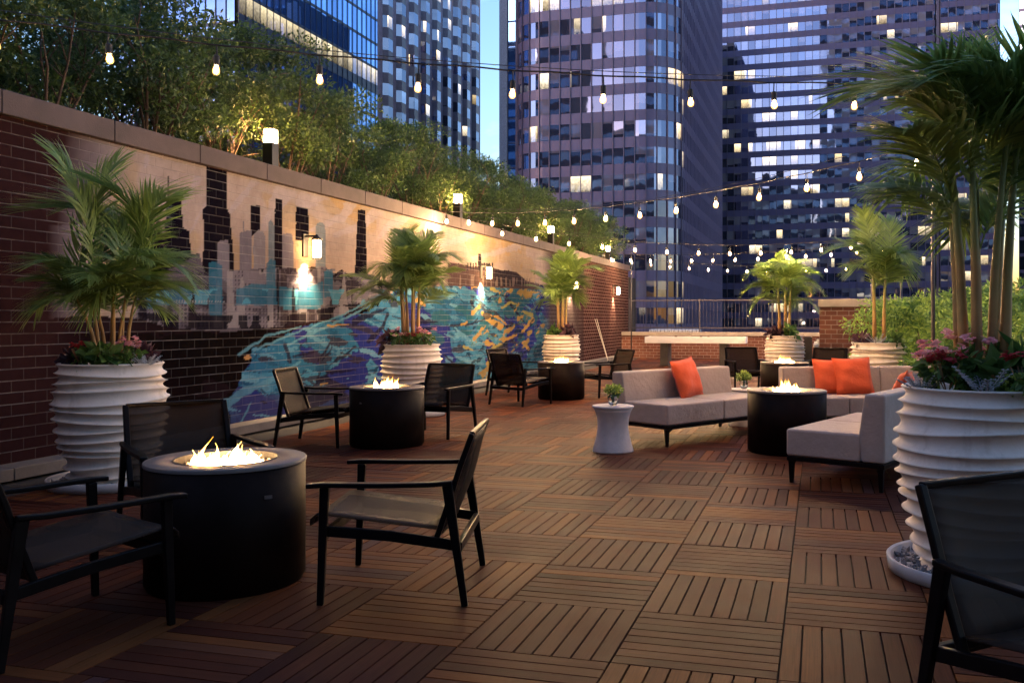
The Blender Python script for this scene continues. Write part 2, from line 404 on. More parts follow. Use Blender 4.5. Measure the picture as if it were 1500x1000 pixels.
def build_mural():
    vs = np.arange(5.9, 24.9, .021); zs = np.arange(.102, WT-.002, .0145)
    VV, ZZ = np.meshgrid(vs, zs, indexing='ij')
    # where each painted point sits in the drawing plan (a plan of the painting in the same units as the measured sketch)
    X = WU*ct+VV*st; Z = -WU*st+VV*ct
    px = CX+F*X/Z; py = CY-F*(ZZ-H)/Z
    jx = (fbm(VV*7, ZZ*7, 3)-.5)*3; jy = (fbm(VV*7, ZZ*7, 9)-.5)*3
    qx, qy = px+jx*.3, py+jy*.3
    rag = fbm(VV*5, ZZ*16, 121)
    C = np.zeros(px.shape+(3,))
    ochre = lin(202, 174, 140); lav = lin(204, 186, 182); dk = lin(54, 44, 46); ink = lin(40, 36, 42)
    n1 = fbm(VV*.9+ZZ*1.3, ZZ*.7-VV*.25, 21)
    # sky
    C[:] = ochre*(.93+.14*fbm(VV*3, ZZ*3, 5)[..., None])
    def blend(mask, col, a=1.0):
        m = (mask*a)[..., None] if mask.dtype != bool else (mask.astype(float)*a)[..., None]
        C[:] = C*(1-m)+np.asarray(col)*m
    def poly(pts, col, a=1.0): blend(pip(qx, qy, pts), col, a)
    def stroke(pts, w0, w1, col, a=1.0):
        d, t_ = segd(px+jx*1.5, py+jy*1.5, pts); w = (w0+(w1-w0)*t_)*(.45+1.1*rag); blend(np.clip((w-d)/.9+.5, 0, 1), col, a)
    # pale swooshes
    wq = fbm(VV*.55-ZZ*.75, ZZ*.9+VV*.45, 161, 3); blend(np.clip((wq-.50)/.03, 0, 1), lav, .55); blend(np.clip((.36-wq)/.02, 0, 1), lin(214, 170, 104), .6)
    for pts, w0, w1 in [([(290, 262), (277, 285), (262, 310)], 5, 1), ([(396, 243), (375, 262), (352, 292), (336, 312)], 6, 3), ([(300, 300), (286, 325), (278, 340)], 3, 1),
                        ([(430, 262), (405, 300), (385, 335)], 17, 4), ([(470, 275), (440, 300)], 20, 8), ([(520, 290), (500, 318), (455, 338)], 10, 3), ([(560, 300), (530, 330), (490, 345)], 9, 3),
                        ([(212, 196), (216, 220), (212, 245)], 7, 2), ([(600, 316), (570, 330), (552, 352)], 7, 2), ([(690, 345), (650, 358), (610, 352)], 6, 3), ([(640, 335), (610, 345)], 8, 3), ([(760, 360), (720, 372), (690, 378)], 5, 2)]:
        stroke(pts, w0, w1, lav, .8)
    blend(np.clip((210-px-.25*(py-190))/55, 0, 1), lin(186, 170, 172), .9)
    # warm foot of the sky
    blend(np.clip((py-(300+(px-300)*.12))/110, 0, 1)*np.clip((px-250)/100, 0, 1), lin(196, 146, 80), .5)
    # buildings
    G1, G2, G3 = lin(140, 132, 140), lin(108, 100, 108), lin(98, 90, 96); TQ = lin(48, 124, 152); TQ2 = lin(88, 176, 200)
    poly([(210, 296), (226, 294), (226, 344), (240, 344), (240, 400), (205, 400)], ink)
    poly([(231.6, 314), (226, 345), (238, 345)], ink)
    poly([(243, 291), (262, 289), (266, 293), (267, 331), (271, 335), (278, 340), (279, 372), (292, 372), (292, 420), (240, 420)], ink)
    poly([(244.6, 291), (246, 256), (247.6, 291)], ink)
    poly([(302, 231), (332.6, 240), (333, 307), (337, 314), (338, 333), (341, 360), (343, 400), (350, 405), (350, 430), (290, 430), (298, 360), (297, 306), (302, 302)], ink)
    poly([(367, 301), (380, 301), (380, 345), (367, 345)], ink)
    poly([(402.6, 291), (412.5, 292), (413.5, 345), (414, 470), (405, 470), (402, 380)], ink)
    poly([(433, 302), (451.6, 306), (452, 352), (433, 352)], ink)
    poly([(524, 307), (535, 308), (537.5, 405), (519, 405)], ink)
    poly([(462, 331), (466, 326), (472, 326), (476, 331), (477, 400), (462, 400)], lin(142, 150, 154))
    stroke([(357, 325), (357, 345)], .8, .8, G1)
    for pts, c in [([(351, 341), (360, 338), (368, 337), (368, 440), (350, 440)], G1), ([(371, 343), (379, 337), (385, 340), (388, 345), (388, 470), (370, 470)], lin(160, 150, 152)),
                   ([(393, 326), (396, 322), (401, 328), (402, 420), (392, 420)], lin(132, 144, 150)), ([(413, 343), (424, 341), (429, 345), (430, 450), (413, 450)], G1),
                   ([(318, 358), (322, 352), (333, 352), (335, 358), (336, 430), (318, 430)], G1)]:
        poly(pts, c)
    poly([(196, 402), (240, 398), (292, 372), (300, 398), (350, 396), (400, 392), (440, 398), (476, 390), (487, 400), (512, 404), (520, 400), (545, 402), (575, 420), (560, 450), (500, 468), (420, 480), (330, 486), (250, 484), (200, 470)], G2)
    poly([(487, 404), (500, 396), (514, 406), (514, 440), (487, 440)], lin(118, 112, 118)); poly([(487, 404), (500, 394), (515, 406), (513, 408), (500, 398), (489, 407)], dk)
    nb = fbm(VV*2.2, ZZ*5, 31)
    band = pip(px, py, [(196, 402), (300, 398), (476, 390), (575, 420), (560, 450), (420, 478), (250, 482), (200, 468)])
    blend(band & (nb > .56), G1, .9); blend(band & (nb < .40), lin(66, 58, 66), .9); wnd = (np.mod(px*1.0, 5.2) < 2.2) & (np.mod(py, 6.1) < 3.0); blend(band & wnd & (fbm(VV*1.1, ZZ*1.6, 111) > .56), lin(62, 56, 64), .8)
    nv = vnoise(VV*9, ZZ*.8, 41); blend(band & (nv > .72), lin(168, 158, 158), .75); blend(band & (nv < .2), lin(62, 54, 58), .75)
    for pts in [[(305, 386), (311, 383), (318, 384), (326, 390), (326, 466), (305, 460)], [(206, 408), (214, 400), (223, 399), (223, 452), (206, 452)], [(390, 386), (396, 379), (403, 382), (403, 422), (390, 425)], [(243, 428), (262, 420), (285, 424), (290, 446), (243, 446)],
                [(345, 424), (368, 416), (400, 418), (440, 424), (473, 412), (473, 446), (420, 448), (345, 446)], [(474, 398), (480, 394), (487, 396), (487, 434), (474, 436)], [(414, 430), (470, 424), (470, 452), (414, 454)]]:
        poly(pts, TQ, .8)
    blend(band & (py > 424) & (py < 446) & (vnoise(VV*5, ZZ*2.2, 151) > .62), TQ2, .8); blend(pip(px, py, [(196, 458), (300, 462), (420, 462), (540, 440), (575, 424), (560, 450), (420, 480), (250, 484)]) & (vnoise(VV*8, ZZ*3, 152) > .45), ink, .9); blend(band & (vnoise(VV*6, ZZ*1.4, 153) > .74), ink, .9)
    poly([(277, 460), (283, 420), (287, 465), (290, 482), (275, 482)], lin(58, 50, 54))
    for x in range(206, 330, 4): poly([(x, 440), (x+1.8, 440), (x+1.8, 443), (x, 443)], lin(196, 188, 182), .7)
    # dark bank
    bank = [(40, 470), (120, 462), (200, 466), (250, 480), (330, 486), (420, 478), (500, 462), (560, 440), (585, 424), (575, 470), (520, 520), (440, 560), (400, 640), (330, 720), (0, 760), (0, 480)]
    poly(bank, lin(40, 29, 31)); nbk = fbm(VV*1.2, ZZ*4, 51); blend(pip(px, py, bank) & (nbk > .58), lin(54, 41, 42), .8)
    # river
    river = [(328, 592), (352, 560), (366, 522), (372, 508), (398, 500), (440, 480), (480, 470), (520, 462), (560, 442), (580, 424), (640, 418), (700, 416), (790, 416), (812, 430), (806, 640), (690, 700), (420, 700), (340, 620)]
    rv = pip(px+(fbm(VV*2.5, ZZ*5, 61)-.5)*26, py+(fbm(VV*3, ZZ*4, 66)-.5)*20, river)
    wv = fbm(VV*.55-ZZ*.9, ZZ*1.9+VV*.22, 71); wp = fbm(VV*.8, ZZ*1.5+VV*.3, 81); ws = fbm(VV*.8-ZZ*2.2, ZZ*6.5+VV*1.3, 91)
    blend(rv, lin(48, 122, 158)); blend(rv & (wv > .53), lin(66, 146, 180)); blend(rv & (wp > .63), lin(70, 78, 128)); blend(rv & (np.abs(wv-.53) < .008), lin(40, 62, 84), .8); blend(rv & (np.abs(wp-.60) < .006), lin(44, 46, 80), .8); wk = fbm(VV*2.2-ZZ*4.5, ZZ*13+VV*2.6, 97); blend(rv & (wk > .62), lin(44, 98, 132), .8); blend(rv & (wk < .36), lin(104, 168, 192), .7)
    right = np.clip((px-640)/60, 0, 1)
    blend(rv & (wp+.12*right-.06*(py > 560) > .60), lin(50, 60, 140)); blend(rv & (py > 590-.1*px*.3) & (wp > .50), lin(74, 76, 128), .8)
    blend(rv & (ws > .66), lin(70, 62, 72), .85); blend(rv & (ws < .30), lin(120, 188, 206), .7)
    blend(rv & (px > 630) & (px < 800) & (wv < .42), lin(52, 112, 122), .8)
    for pts, w0, w1 in [([(330, 592), (360, 572), (400, 555), (440, 530)], 7, 2), ([(350, 520), (390, 492), (440, 478)], 2, 1), ([(372, 512), (430, 488), (500, 462), (556, 432)], 1.5, 1), ([(420, 506), (480, 478), (565, 436)], 2.0, 1.2), ([(333, 632), (352, 618), (368, 590)], 1.5, .6)]:
        stroke(pts, w0, w1, lin(104, 170, 190), .8)
    for pts, w0, w1 in [([(466, 528), (478, 510), (484, 500)], 2, 1), ([(472, 528), (486, 508)], 1.5, 1), ([(492, 528), (506, 520), (520, 508)], 3, 1.5), ([(466, 558), (478, 552), (486, 556)], 4, 1), ([(418, 505), (424, 530)], 3, 3), ([(480, 546), (520, 542)], 3, 1), ([(430, 522), (465, 514)], 2, 1),
                        ([(520, 470), (540, 462), (566, 452)], 6, 1), ([(540, 500), (560, 480), (568, 460)], 4, 2), ([(660, 478), (690, 474), (712, 466)], 2, 1), ([(612, 470), (640, 472)], 5, 1), ([(690, 440), (694, 450)], 1.5, 1), ([(698, 444), (706, 452)], 1.5, .8), ([(620, 482), (636, 480)], 3, 1),
                        ([(716, 438), (730, 430), (742, 434)], 1.6, 1), ([(748, 446), (766, 470)], 2, 1), ([(738, 478), (762, 474)], 2.5, 1), ([(650, 520), (672, 540), (684, 560)], 1.5, 1)]:
        stroke(pts, w0, w1, lin(52, 48, 66), .9)
    rg = np.random.default_rng(5)
    for pts, w0, w1 in [([(708, 458), (718, 470), (734, 478)], 3, 5), ([(716, 462), (728, 464), (742, 474)], 2.5, 1), ([(712, 502), (722, 505), (730, 514)], 4, 2), ([(722, 510), (734, 506)], 4, 3), ([(726, 520), (738, 516)], 5, 2), ([(766, 486), (774, 474), (780, 468)], 2, 3), ([(768, 502), (774, 512)], 4, 2), ([(766, 456), (778, 462)], 2, 3),
                        ([(720, 422), (728, 426)], 3, 2), ([(764, 430), (776, 434)], 4, 2), ([(770, 430), (790, 428)], 2, 1), ([(680, 508), (692, 512)], 2, 1), ([(738, 498), (756, 490)], 3, 1.5), ([(612, 440), (622, 448)], 4, 1), ([(676, 476), (684, 472)], 1.5, 1), ([(612, 432), (630, 436)], 2.5, 1), ([(714, 532), (722, 540)], 3, 2), ([(480, 477), (510, 475)], 1.5, .6), ([(470, 563), (480, 560)], 1.4, .6), ([(735, 450), (748, 442), (756, 446)], 2, 1)]:
        stroke(pts, w0, w1, lin(214, 164, 62) if rg.random() > .35 else lin(186, 172, 84), .95)
    sw = fbm(VV*1.5+ZZ*2.2, ZZ*6-VV*1.8, 131); reg = rv & (px > 690) & (px < 800)
    blend(reg & (sw > .69), lin(196, 154, 64), .9); blend(reg & (sw > .62) & (sw < .65), lin(96, 140, 110), .8); blend(reg & (sw < .33), lin(46, 60, 74), .8)
    poly([(356, 523), (364, 519), (369, 524), (360, 528)], lin(220, 160, 86))
    # far shore skyline
    poly([(600, 404), (633, 398), (656, 396), (656, 384), (672, 386), (688, 390), (700, 391), (722, 392), (740, 398), (756, 398), (772, 412), (790, 416), (790, 424), (700, 420), (640, 418), (600, 420)], lin(96, 76, 72))
    poly([(724, 396), (745, 396), (760, 402), (775, 418), (724, 420)], lin(66, 58, 62))
    poly([(700.5, 372), (704.5, 372), (705.5, 398), (699, 398)], lin(58, 50, 54))
    for x in range(634, 658, 4): poly([(x, 392), (x+1.6, 392), (x+1.8, 400), (x, 400)], lin(70, 58, 58))
    for x in range(684, 724, 4): poly([(x, 385+(x*7) % 4), (x+2, 385), (x+2, 396), (x, 396)], lin(66, 58, 64))
    nv2 = vnoise(VV*11, ZZ*1.2, 141); shore = pip(px, py, [(630, 400), (780, 408), (790, 420), (640, 418)])
    blend(shore & (nv2 > .6), lin(142, 120, 108), .8)
    # signature square
    for a_, b_ in (((195, 454), (202, 454)), ((202, 454), (202, 466)), ((202, 466), (195, 466)), ((195, 466), (195, 454)), ((197.5, 458), (200, 458)), ((200, 458), (200, 462)), ((197.5, 458), (197.5, 462)), ((197.5, 462), (200, 462))):
        stroke([a_, b_], .5, .5, lin(150, 140, 140), .9)
    # sprayed ends fading to bare brick tone
    brickc = lin(74, 48, 46)
    e1 = np.clip((px-(96-.10*(py-190)))/70, 0, 1); e1 = np.where(py < 330, e1, np.clip((px-70)/60, 0, 1))
    blend(np.clip(1-e1*(.75+.5*n1), 0, 1), brickc, 1.0)
    blend(np.clip((px-(792+.02*(500-py)))/14, 0, 1), lin(92, 78, 76), 1.0)
    A = 1-np.clip(np.minimum((px-28)/40, (858-px)/20), 0, 1)
    blend(A, brickc)
    C = C*.86+.14*C.mean(-1, keepdims=True)
    C = np.clip(C*np.array([.48, .495, .55])-.004, 0.004, 1)
    nv_, nz_ = px.shape
    P3 = np.stack([np.full(VV.shape, WU+.0025), VV, ZZ], -1).reshape(-1, 3)
    idx = np.arange(nv_*nz_).reshape(nv_, nz_)
    Q = np.stack([idx[:-1, :-1], idx[1:, :-1], idx[1:, 1:], idx[:-1, 1:]], -1).reshape(-1, 4)
    cm = px.reshape(-1)
    o = arr_mesh('mural', P3, Q, MURAL, wall)
    at = o.data.color_attributes.new('paint', 'FLOAT_COLOR', 'POINT')
    at.data.foreach_set('color', np.concatenate([C.reshape(-1, 3), np.ones((nv_*nz_, 1))], 1).astype(np.float32).ravel())
MURAL = brickmat('painted_brick_mural', 1, (.1, .1, .1), (.1, .1, .1), (.2, .2, .2), mural=True)
build_mural()

# ------------------------------------------------------------------ back parapet, pier, railing
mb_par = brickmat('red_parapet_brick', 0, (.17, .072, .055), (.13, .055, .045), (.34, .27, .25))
VB = 30.0
par = thing('parapet_wall', 'low red brick parapet closing the far end of the deck', 'wall')
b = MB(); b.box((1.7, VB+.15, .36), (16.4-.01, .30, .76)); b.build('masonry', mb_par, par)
b = MB(); x = -6.5
while x < 9.9: b.box((x+.6, VB+.15, .80), (1.19, .38, .12)); x += 1.2
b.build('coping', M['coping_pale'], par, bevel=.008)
pier = thing('brick_wall', 'short red brick wall with pale stone cap beside the hedge', 'wall')
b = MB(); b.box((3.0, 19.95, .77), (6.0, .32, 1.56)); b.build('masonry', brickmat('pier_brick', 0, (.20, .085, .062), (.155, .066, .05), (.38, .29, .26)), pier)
b = MB(); x = -.03
while x < 6: b.box((x+.6, 19.95, 1.635), (1.192, .40, .17)); x += 1.2
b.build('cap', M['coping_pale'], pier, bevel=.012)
rail = thing('metal_railing', 'dark metal picket railing standing behind the far parapet', 'railing')
for k in range(7):
    u = -6.3+k*2.4
    b = MB(); b.bar((u, VB+.42, .35), (u, VB+.42, 1.98), .045, .045); b.build('post', M['railing'], rail)
for z in (1.93, 1.0):
    b = MB(); b.bar((-6.3, VB+.42, z), (8.1, VB+.42, z), .03, .035); b.build('rail', M['railing'], rail)
for k in range(6):
    b = MB()
    for q in range(1, 20): u = -6.3+k*2.4+q*.12; b.bar((u, VB+.42, .8), (u, VB+.42, 1.92), .009, .009)
    b.build('picket_panel', M['railing'], rail)
wu = thing('rooftop_unit', 'white ribbed ventilation unit seen through the far railing', 'ventilation unit', W(4.3, 38))
b = MB(); b.box((0, 0, .62), (2.1, .8, .5)); b.build('housing', M['white'], wu, bevel=.05, seg=3)
b = MB()
for k in range(11): b.box((-.95+k*.19, -.41, .62), (.03, .02, .42))
b.build('rib', M['concrete'], wu)
b = MB(); b.box((0, 0, .02), (2.3, .9, .7)); b.build('base', M['coping'], wu)
b = MB(); b.box((-1.0, 41, -.3), (28, 20, .3)); struct(b.build('neighbour_roof', M['kerb']))
# shuffleboard poles on the wall
for k, (dv, lean) in enumerate(((0, .40), (.24, .34))):
    q = thing('cue_stick', ['thin pale pole leaning on the brick wall, nearer its end', 'thin pale pole leaning on the brick wall, its twin closer in'][1-k], 'pole', (WU+lean+.02, 26.2+dv, .0), 0, 'poles leaning on the wall')
    b = MB(); b.tube([(0, 0, .02), (-lean, -.05, 1.30)], [.012, .009], 8); b.build('shaft', M['cue'], q)
    b = MB(); b.tube([(0, 0, 0), (0, 0, .06)], [.02, .014], 8); b.build('tip', M['black'], q)
# utility box and small white light by the pier
q = thing('utility_box', 'narrow dark grey cabinet standing beside the white planter at the far wall', 'cabinet', W(4.93, 18.9))
b = MB(); b.box((0, 0, .46), (.17, .22, .92)); b.build('body', M['darkwood'], q, bevel=.008)
b = MB(); b.box((-.0, -.114, .5), (.13, .012, .78)); b.build('door', M['darkwood'], q)
q = thing('security_light', 'small white floodlight fixed to the end of the capped brick wall', 'wall light', (-.02, 19.86, .80))
b = MB(); b.box((0, 0, 0), (.08, .10, .14)); b.build('backbox', M['white'], q, bevel=.01)
b = MB(); b.lathe([(.03, 0), (.055, -.06), (.055, -.12), (.02, -.13)], 14, (-.05, -.05, .02)); b.build('head', M['white'], q, smooth=True)

# ------------------------------------------------------------------ armchairs
def curved_sheet(b, rows, th):                       # rows of points, closed sheet of thickness th along the local normal
    n, m = len(rows), len(rows[0]); P = [[Vector(p) for p in r] for r in rows]; top = []; bot = []
    for i in range(n):
        for j in range(m):
            du = P[min(i+1, n-1)][j]-P[max(i-1, 0)][j]; dv = P[i][min(j+1, m-1)]-P[i][max(j-1, 0)]
            nn = du.cross(dv).normalized(); top.append(P[i][j]+nn*th/2); bot.append(P[i][j]-nn*th/2)
    N = n*m; fs = []
    for i in range(n-1):
        for j in range(m-1):
            a = i*m+j; fs += [(a, a+m, a+m+1, a+1), (N+a, N+a+1, N+a+m+1, N+a+m)]
    for j in range(m-1):
        fs += [(j, j+1, N+j+1, N+j), ((n-1)*m+j+1, (n-1)*m+j, N+(n-1)*m+j, N+(n-1)*m+j+1)]
    for i in range(n-1):
        a = i*m; fs += [(a+m, a, N+a, N+a+m)]; a = i*m+m-1; fs += [(a, a+m, N+a+m, N+a)]
    b.add(top+bot, fs)
def make_chair(label, loc, rz):
    t_ = thing('armchair', label, 'armchair', loc, rz, CH)
    fr = M['frame']
    for s in (-1, 1):
        b = MB(); b.bar((s*.335, .315, 0), (s*.332, .295, .535), .026, .030, (0, 1, 0), .034, .042); b.build('leg', fr, t_, bevel=.005)
        b = MB(); b.bar((s*.338, -.345, 0), (s*.318, -.262, .545), .026, .030, (0, 1, 0), .034, .048); b.build('leg', fr, t_, bevel=.005)
        b = MB(); b.strip([(s*.345, .375, .542), (s*.342, .30, .548), (s*.338, .05, .546), (s*.332, -.18, .549), (s*.324, -.285, .556)], [.040, .05, .048, .042, .034], .022); b.build('armrest', fr, t_, bevel=.006)
        b = MB(); b.strip([(s*.318, .305, .335), (s*.316, 0, .312), (s*.312, -.31, .268)], .024, .048); b.build('side_rail', fr, t_, bevel=.005)
        b = MB(); b.strip([(s*.292, -.205, .285), (s*.295, -.262, .45), (s*.294, -.315, .62), (s*.290, -.372, .775)], .026, .034, (1, 0, 0)); b.build('back_upright', fr, t_, bevel=.006)
    b = MB(); b.bar((-.325, .30, .315), (.325, .30, .315), .028, .045); b.build('front_rail', fr, t_, bevel=.005)
    b = MB(); b.bar((-.318, -.315, .262), (.318, -.315, .262), .028, .045); b.build('rear_rail', fr, t_, bevel=.005)
    b = MB(); b.bar((-.288, -.371, .772), (.288, -.371, .772), .026, .024); b.build('top_bar', fr, t_, bevel=.006)
    b = MB(); rows = []
    for (y, z) in ((.372, .352), (.372, .378), (.350, .398), (.30, .401), (.15, .382), (0, .364), (-.12, .350), (-.215, .338)):
        rows.append([(x, y, z-.018*(1-(x/.29)**2)*(1 if y < .33 else .2)) for x in (-.292, -.19, -.09, 0, .09, .19, .292)])
    curved_sheet(b, rows, .008); b.build('seat', M['sling'], t_, smooth=True)
    b = MB(); rows = []
    for k in range(9):
        q = k/8; z = .30+.472*q; y = -.212-.155*q-.012*math.sin(q*3.1)
        rows.append([(x, y-.030*(1-(x/.28)**2)*(1-.6*abs(q-.5)), z) for x in (-.286, -.19, -.09, 0, .09, .19, .286)])
    curved_sheet(b, rows, .007); b.build('backrest', M['sling'], t_, smooth=True)
    return t_
CH = 'mesh sling armchairs around the fire tables'
def chair_at(X, Z, dx, dz, label):
    global chair0
    if chair0 is None: chair0 = make_chair(label, W(X, Z), yaw(dx, dz)); return chair0
    return dup(chair0, W(X, Z), yaw(dx, dz), label, CH)
chair0 = None
chair_at(-.83, 4.42, -1, .02, 'dark armchair in side view alone on the open deck, facing the big near fire table')
chair_at(-2.17, 3.78, .60, .80, 'near armchair cut off by the picture edge, its seat facing the largest fire table')
chair_at(-2.27, 5.36, .61, -.79, 'armchair between the near fire table and the first white planter, mostly hidden')
chair_at(-2.66, 9.42, .99, -.08, 'armchair near the mural with its back to the wall, beside the second fire table')
chair_at(-1.55, 10.10, -.36, -.93, 'armchair at the second fire table with its front turned towards the viewer')
chair_at(-.80, 13.74, .62, .78, 'armchair seen from behind, facing the third fire table by the mural end')
chair_at(-1.02, 15.45, .86, -.5, 'armchair half hidden beside the wall at the third fire table')
chair_at(.56, 15.2, -.90, -.43, 'armchair between the third fire table and the back of the open sofa')
chair_at(1.53, 2.66, .46, -.886, 'dark cropped armchair in front of the big planter with pink and red flowers')
chair_at(3.13, 16.2, .15, -1, 'far armchair behind the fire table, beside the end of the shuffleboard table')
chair_at(4.45, 15.9, -.5, -.87, 'far armchair behind the orange pillows, below the capped brick wall')

# ------------------------------------------------------------------ fire tables
FT = 'round fire tables'
def pebbles(b, n, r, z, rg, s0, s1, r0=0):
    for _ in range(n):
        a = rg.random()*6.283; q = math.sqrt(r0*r0+(r*r-r0*r0)*rg.random()); s = s0+(s1-s0)*rg.random()
        c = Vector((q*math.cos(a), q*math.sin(a), z+rg.random()*s*.7))
        ax = Vector((rg.random()-.5, rg.random()-.5, rg.random()-.5)).normalized(); Mx = Matrix.Rotation(rg.random()*6, 3, ax)
        vs = []; fs = []
        d = [Vector(v).normalized()*(.75+.5*rg.random()) for v in ((1,0,0),(-1,0,0),(0,1,0),(0,-1,0),(0,0,1),(0,0,-1))]
        sx = Vector((s*(.8+.6*rg.random()), s*(.7+.4*rg.random()), s*.62))
        vs = [c+Mx @ Vector((v.x*sx.x, v.y*sx.y, v.z*sx.z)) for v in d]
        b.add(vs, [(0,2,4),(2,1,4),(1,3,4),(3,0,4),(2,0,5),(1,2,5),(3,1,5),(0,3,5)])
def flames(b, rg, rad, n, big=1.0):
    for k in range(n):
        a = rg.random()*6.283; q = rad*math.sqrt(rg.random()); cc = (-.075, .085, .0)[k % 3]; c = Vector((cc+q*math.cos(a)*(.62 if k % 3 < 2 else 1.2), q*math.sin(a)*.8, .0))
        hgt = (.028+(.14 if k % 3 < 2 else .05)*rg.random()**1.7)*big*(1.2-.6*q/rad); w = .010+.016*rg.random()
        lx, ly = (rg.random()-.35)*.8, (rg.random()-.5)*.6; ph = rg.random()*6
        pts = []; rr = []
        for i in range(7):
            s = i/6
            pts.append(c+Vector((lx*hgt*s*s+math.sin(ph+s*5)*.010*s, ly*hgt*s*s+math.cos(ph+s*4)*.010*s, hgt*s)))
            rr.append(max(.0008, w*(math.sin(min(1, s*1.15+.16)*math.pi)**.8*(1-.45*s))))
        b.tube(pts, rr, 6)
def fire_table(X, Z, label, seed):
    rg = random.Random(seed); o = thing('fire_table', label, 'fire table', W(X, Z), rg.random()*6, FT)
    b = MB(); r = .38
    b.lathe([(r-.012, 0), (r-.012, .02), (r, .022), (r, .585), (r-.012, .588)], 72, cap0=True, cap1=False)
    b.build('drum', M['drum'], o, smooth=False, bevel=0)
    for p in o.children[0].data.polygons: p.use_smooth = abs(p.normal.z) < .5
    b = MB(); b.lathe([(r+.004, .586), (r+.004, .600), (r, .604), (.257, .604), (.253, .600), (.253, .54)], 72, cap0=False, cap1=False)
    b.build('top_ring', M['ring'], o)
    for p in o.children[1].data.polygons: p.use_smooth = True
    b = MB(); b.lathe([(.2535, .605), (.241, .606), (.239, .55), (.02, .548)], 48, cap0=False, cap1=True); b.build('burner_pan', M['black'], o)
    b = MB(); b.box((.12, -(r+.0005), .46), (.035, .004, .016)); b.build('badge_plate', M['ring'], o)
    b = MB(); pebbles(b, 330, .226, .560, rg, .010, .021); q = struct(b.build('fire_stones', M['stone'], o), 'stuff')
    b = MB(); flames(b, rg, .135, 64, 1.05); q = b.build('flame', M['flame'], o, smooth=True); q.location = (0, 0, .572)
    return o
fire_table(-1.738, 4.51, 'largest and nearest black drum fire table, ringed by three armchairs', 1)
fire_table(-1.93, 9.32, 'black drum fire table before the second white planter along the mural', 2)
fire_table(-.20, 14.7, 'black drum fire table before the third white planter at the end of the mural', 3)
fire_table(2.10, 8.86, 'black drum fire table in the middle of the taupe lounge seating', 4)
fire_table(3.40, 14.5, 'small far black drum fire table behind the seat with orange pillows', 5)

# ------------------------------------------------------------------ planters, palms, flowers
def planter_mesh(seed):
    rg = random.Random(seed); n = 96; NRG = 13; z0, z1 = .03, .95; V = []; Fq = []; P = 11
    def R0(t_):                                       # envelope: narrow foot, full belly, slightly drawn-in mouth
        return .285+.125*math.sin(min(1, t_*1.28)*math.pi/2)**1.05-.045*max(0, (t_-.62)/.38)**1.3
    amp = [(rg.uniform(.008, .026), rg.uniform(0, 6.28), rg.uniform(.002, .010), rg.uniform(0, 6.28)) for _ in range(NRG+1)]
    dep = [rg.uniform(.028, .048) for _ in range(NRG+1)]
    rows = []
    def edge(k, th):
        base = z0+(z1-z0)*k/NRG
        if k == 0 or k >= NRG: return base
        a, p, a2, p2 = amp[k]; return base+a*math.sin(th+p)+a2*math.sin(2*th+p2)
    for k in range(NRG):
        for q in range(P):
            s = q/P; row = []
            for i in range(n):
                th = 2*math.pi*i/n; e0, e1 = edge(k, th), edge(k+1, th); z = e0+(e1-e0)*s
                d = dep[k]*(1-abs(2*s-1))**1.35 if False else dep[k]*(math.sin(math.pi*s)**.72)
                r = R0((z-z0)/(z1-z0))+.022-d
                row.append((r*math.cos(th), r*math.sin(th), z))
            rows.append(row)
    row = [((R0(1)+.018)*math.cos(2*math.pi*i/n), (R0(1)+.018)*math.sin(2*math.pi*i/n), z1) for i in range(n)]; rows.append(row)
    for rr, zz in ((R0(1)+.008, z1+.008), (R0(1)-.02, z1+.006), (R0(1)-.03, z1-.01), (R0(1)-.032, z1-.10)):
        rows.append([(rr*math.cos(2*math.pi*i/n), rr*math.sin(2*math.pi*i/n), zz) for i in range(n)])
    V = [p for r in rows for p in r]
    for a in range(len(rows)-1):
        for i in range(n): Fq.append((a*n+i, a*n+(i+1) % n, (a+1)*n+(i+1) % n, (a+1)*n+i))
    return V, Fq
PL = 'ridged white planters on the deck'
def make_planter(label, X, Z, seed, rz):
    o = thing('planter', label, 'planter', W(X, Z), rz, PL)
    V, Fq = planter_mesh(seed); arr_mesh('pot', V, Fq, M['planter'], o, smooth=True)
    b = MB(); b.lathe([(.40, 0), (.445, .004), (.455, .07), (.45, .075), (.435, .07), (.425, .015), (.30, .012)], 64, cap0=True, cap1=True); b.build('saucer', M['saucer'], o)
    for p in o.children[1].data.polygons: p.use_smooth = abs(p.normal.z) < .8
    b = MB(); pebbles(b, 330, .415, .030, random.Random(seed), .010, .022, .28); struct(b.build('gravel', M['gravel'], o), 'stuff')
    b = MB(); b.lathe([(.34, .895), (.25, .91), (.05, .925)], 32, cap0=False, cap1=True); b.build('soil', M['soil'], o, smooth=True)
    return o
PA = [(-3.64, 7.09), (-2.19, 12.2), (-.262, 19.2), (4.34, 18.5), (4.47, 13.2), (2.08, 4.6)]
PT = ['first and largest white ridged planter along the mural, beside the near fire table', 'white ridged planter before the mural behind the second fire table', 'white ridged planter at the far end of the mural, behind the third fire table',
      'far white ridged planter beside the dark cabinet and the back parapet', 'white ridged planter behind the sofa, against the short brick wall and hedge', 'big near white ridged planter with pink and red flowers and silver leaves']
p0 = make_planter(PT[0], *PA[0], 3, .4); p1 = make_planter(PT[5], *PA[5], 8, 2.2)
dup(p1, W(*PA[1]), 4.0, PT[1]); dup(p0, W(*PA[2]), 1.9, PT[2]); dup(p1, W(*PA[3]), .7, PT[3]); dup(p0, W(*PA[4]), 5.2, PT[4])

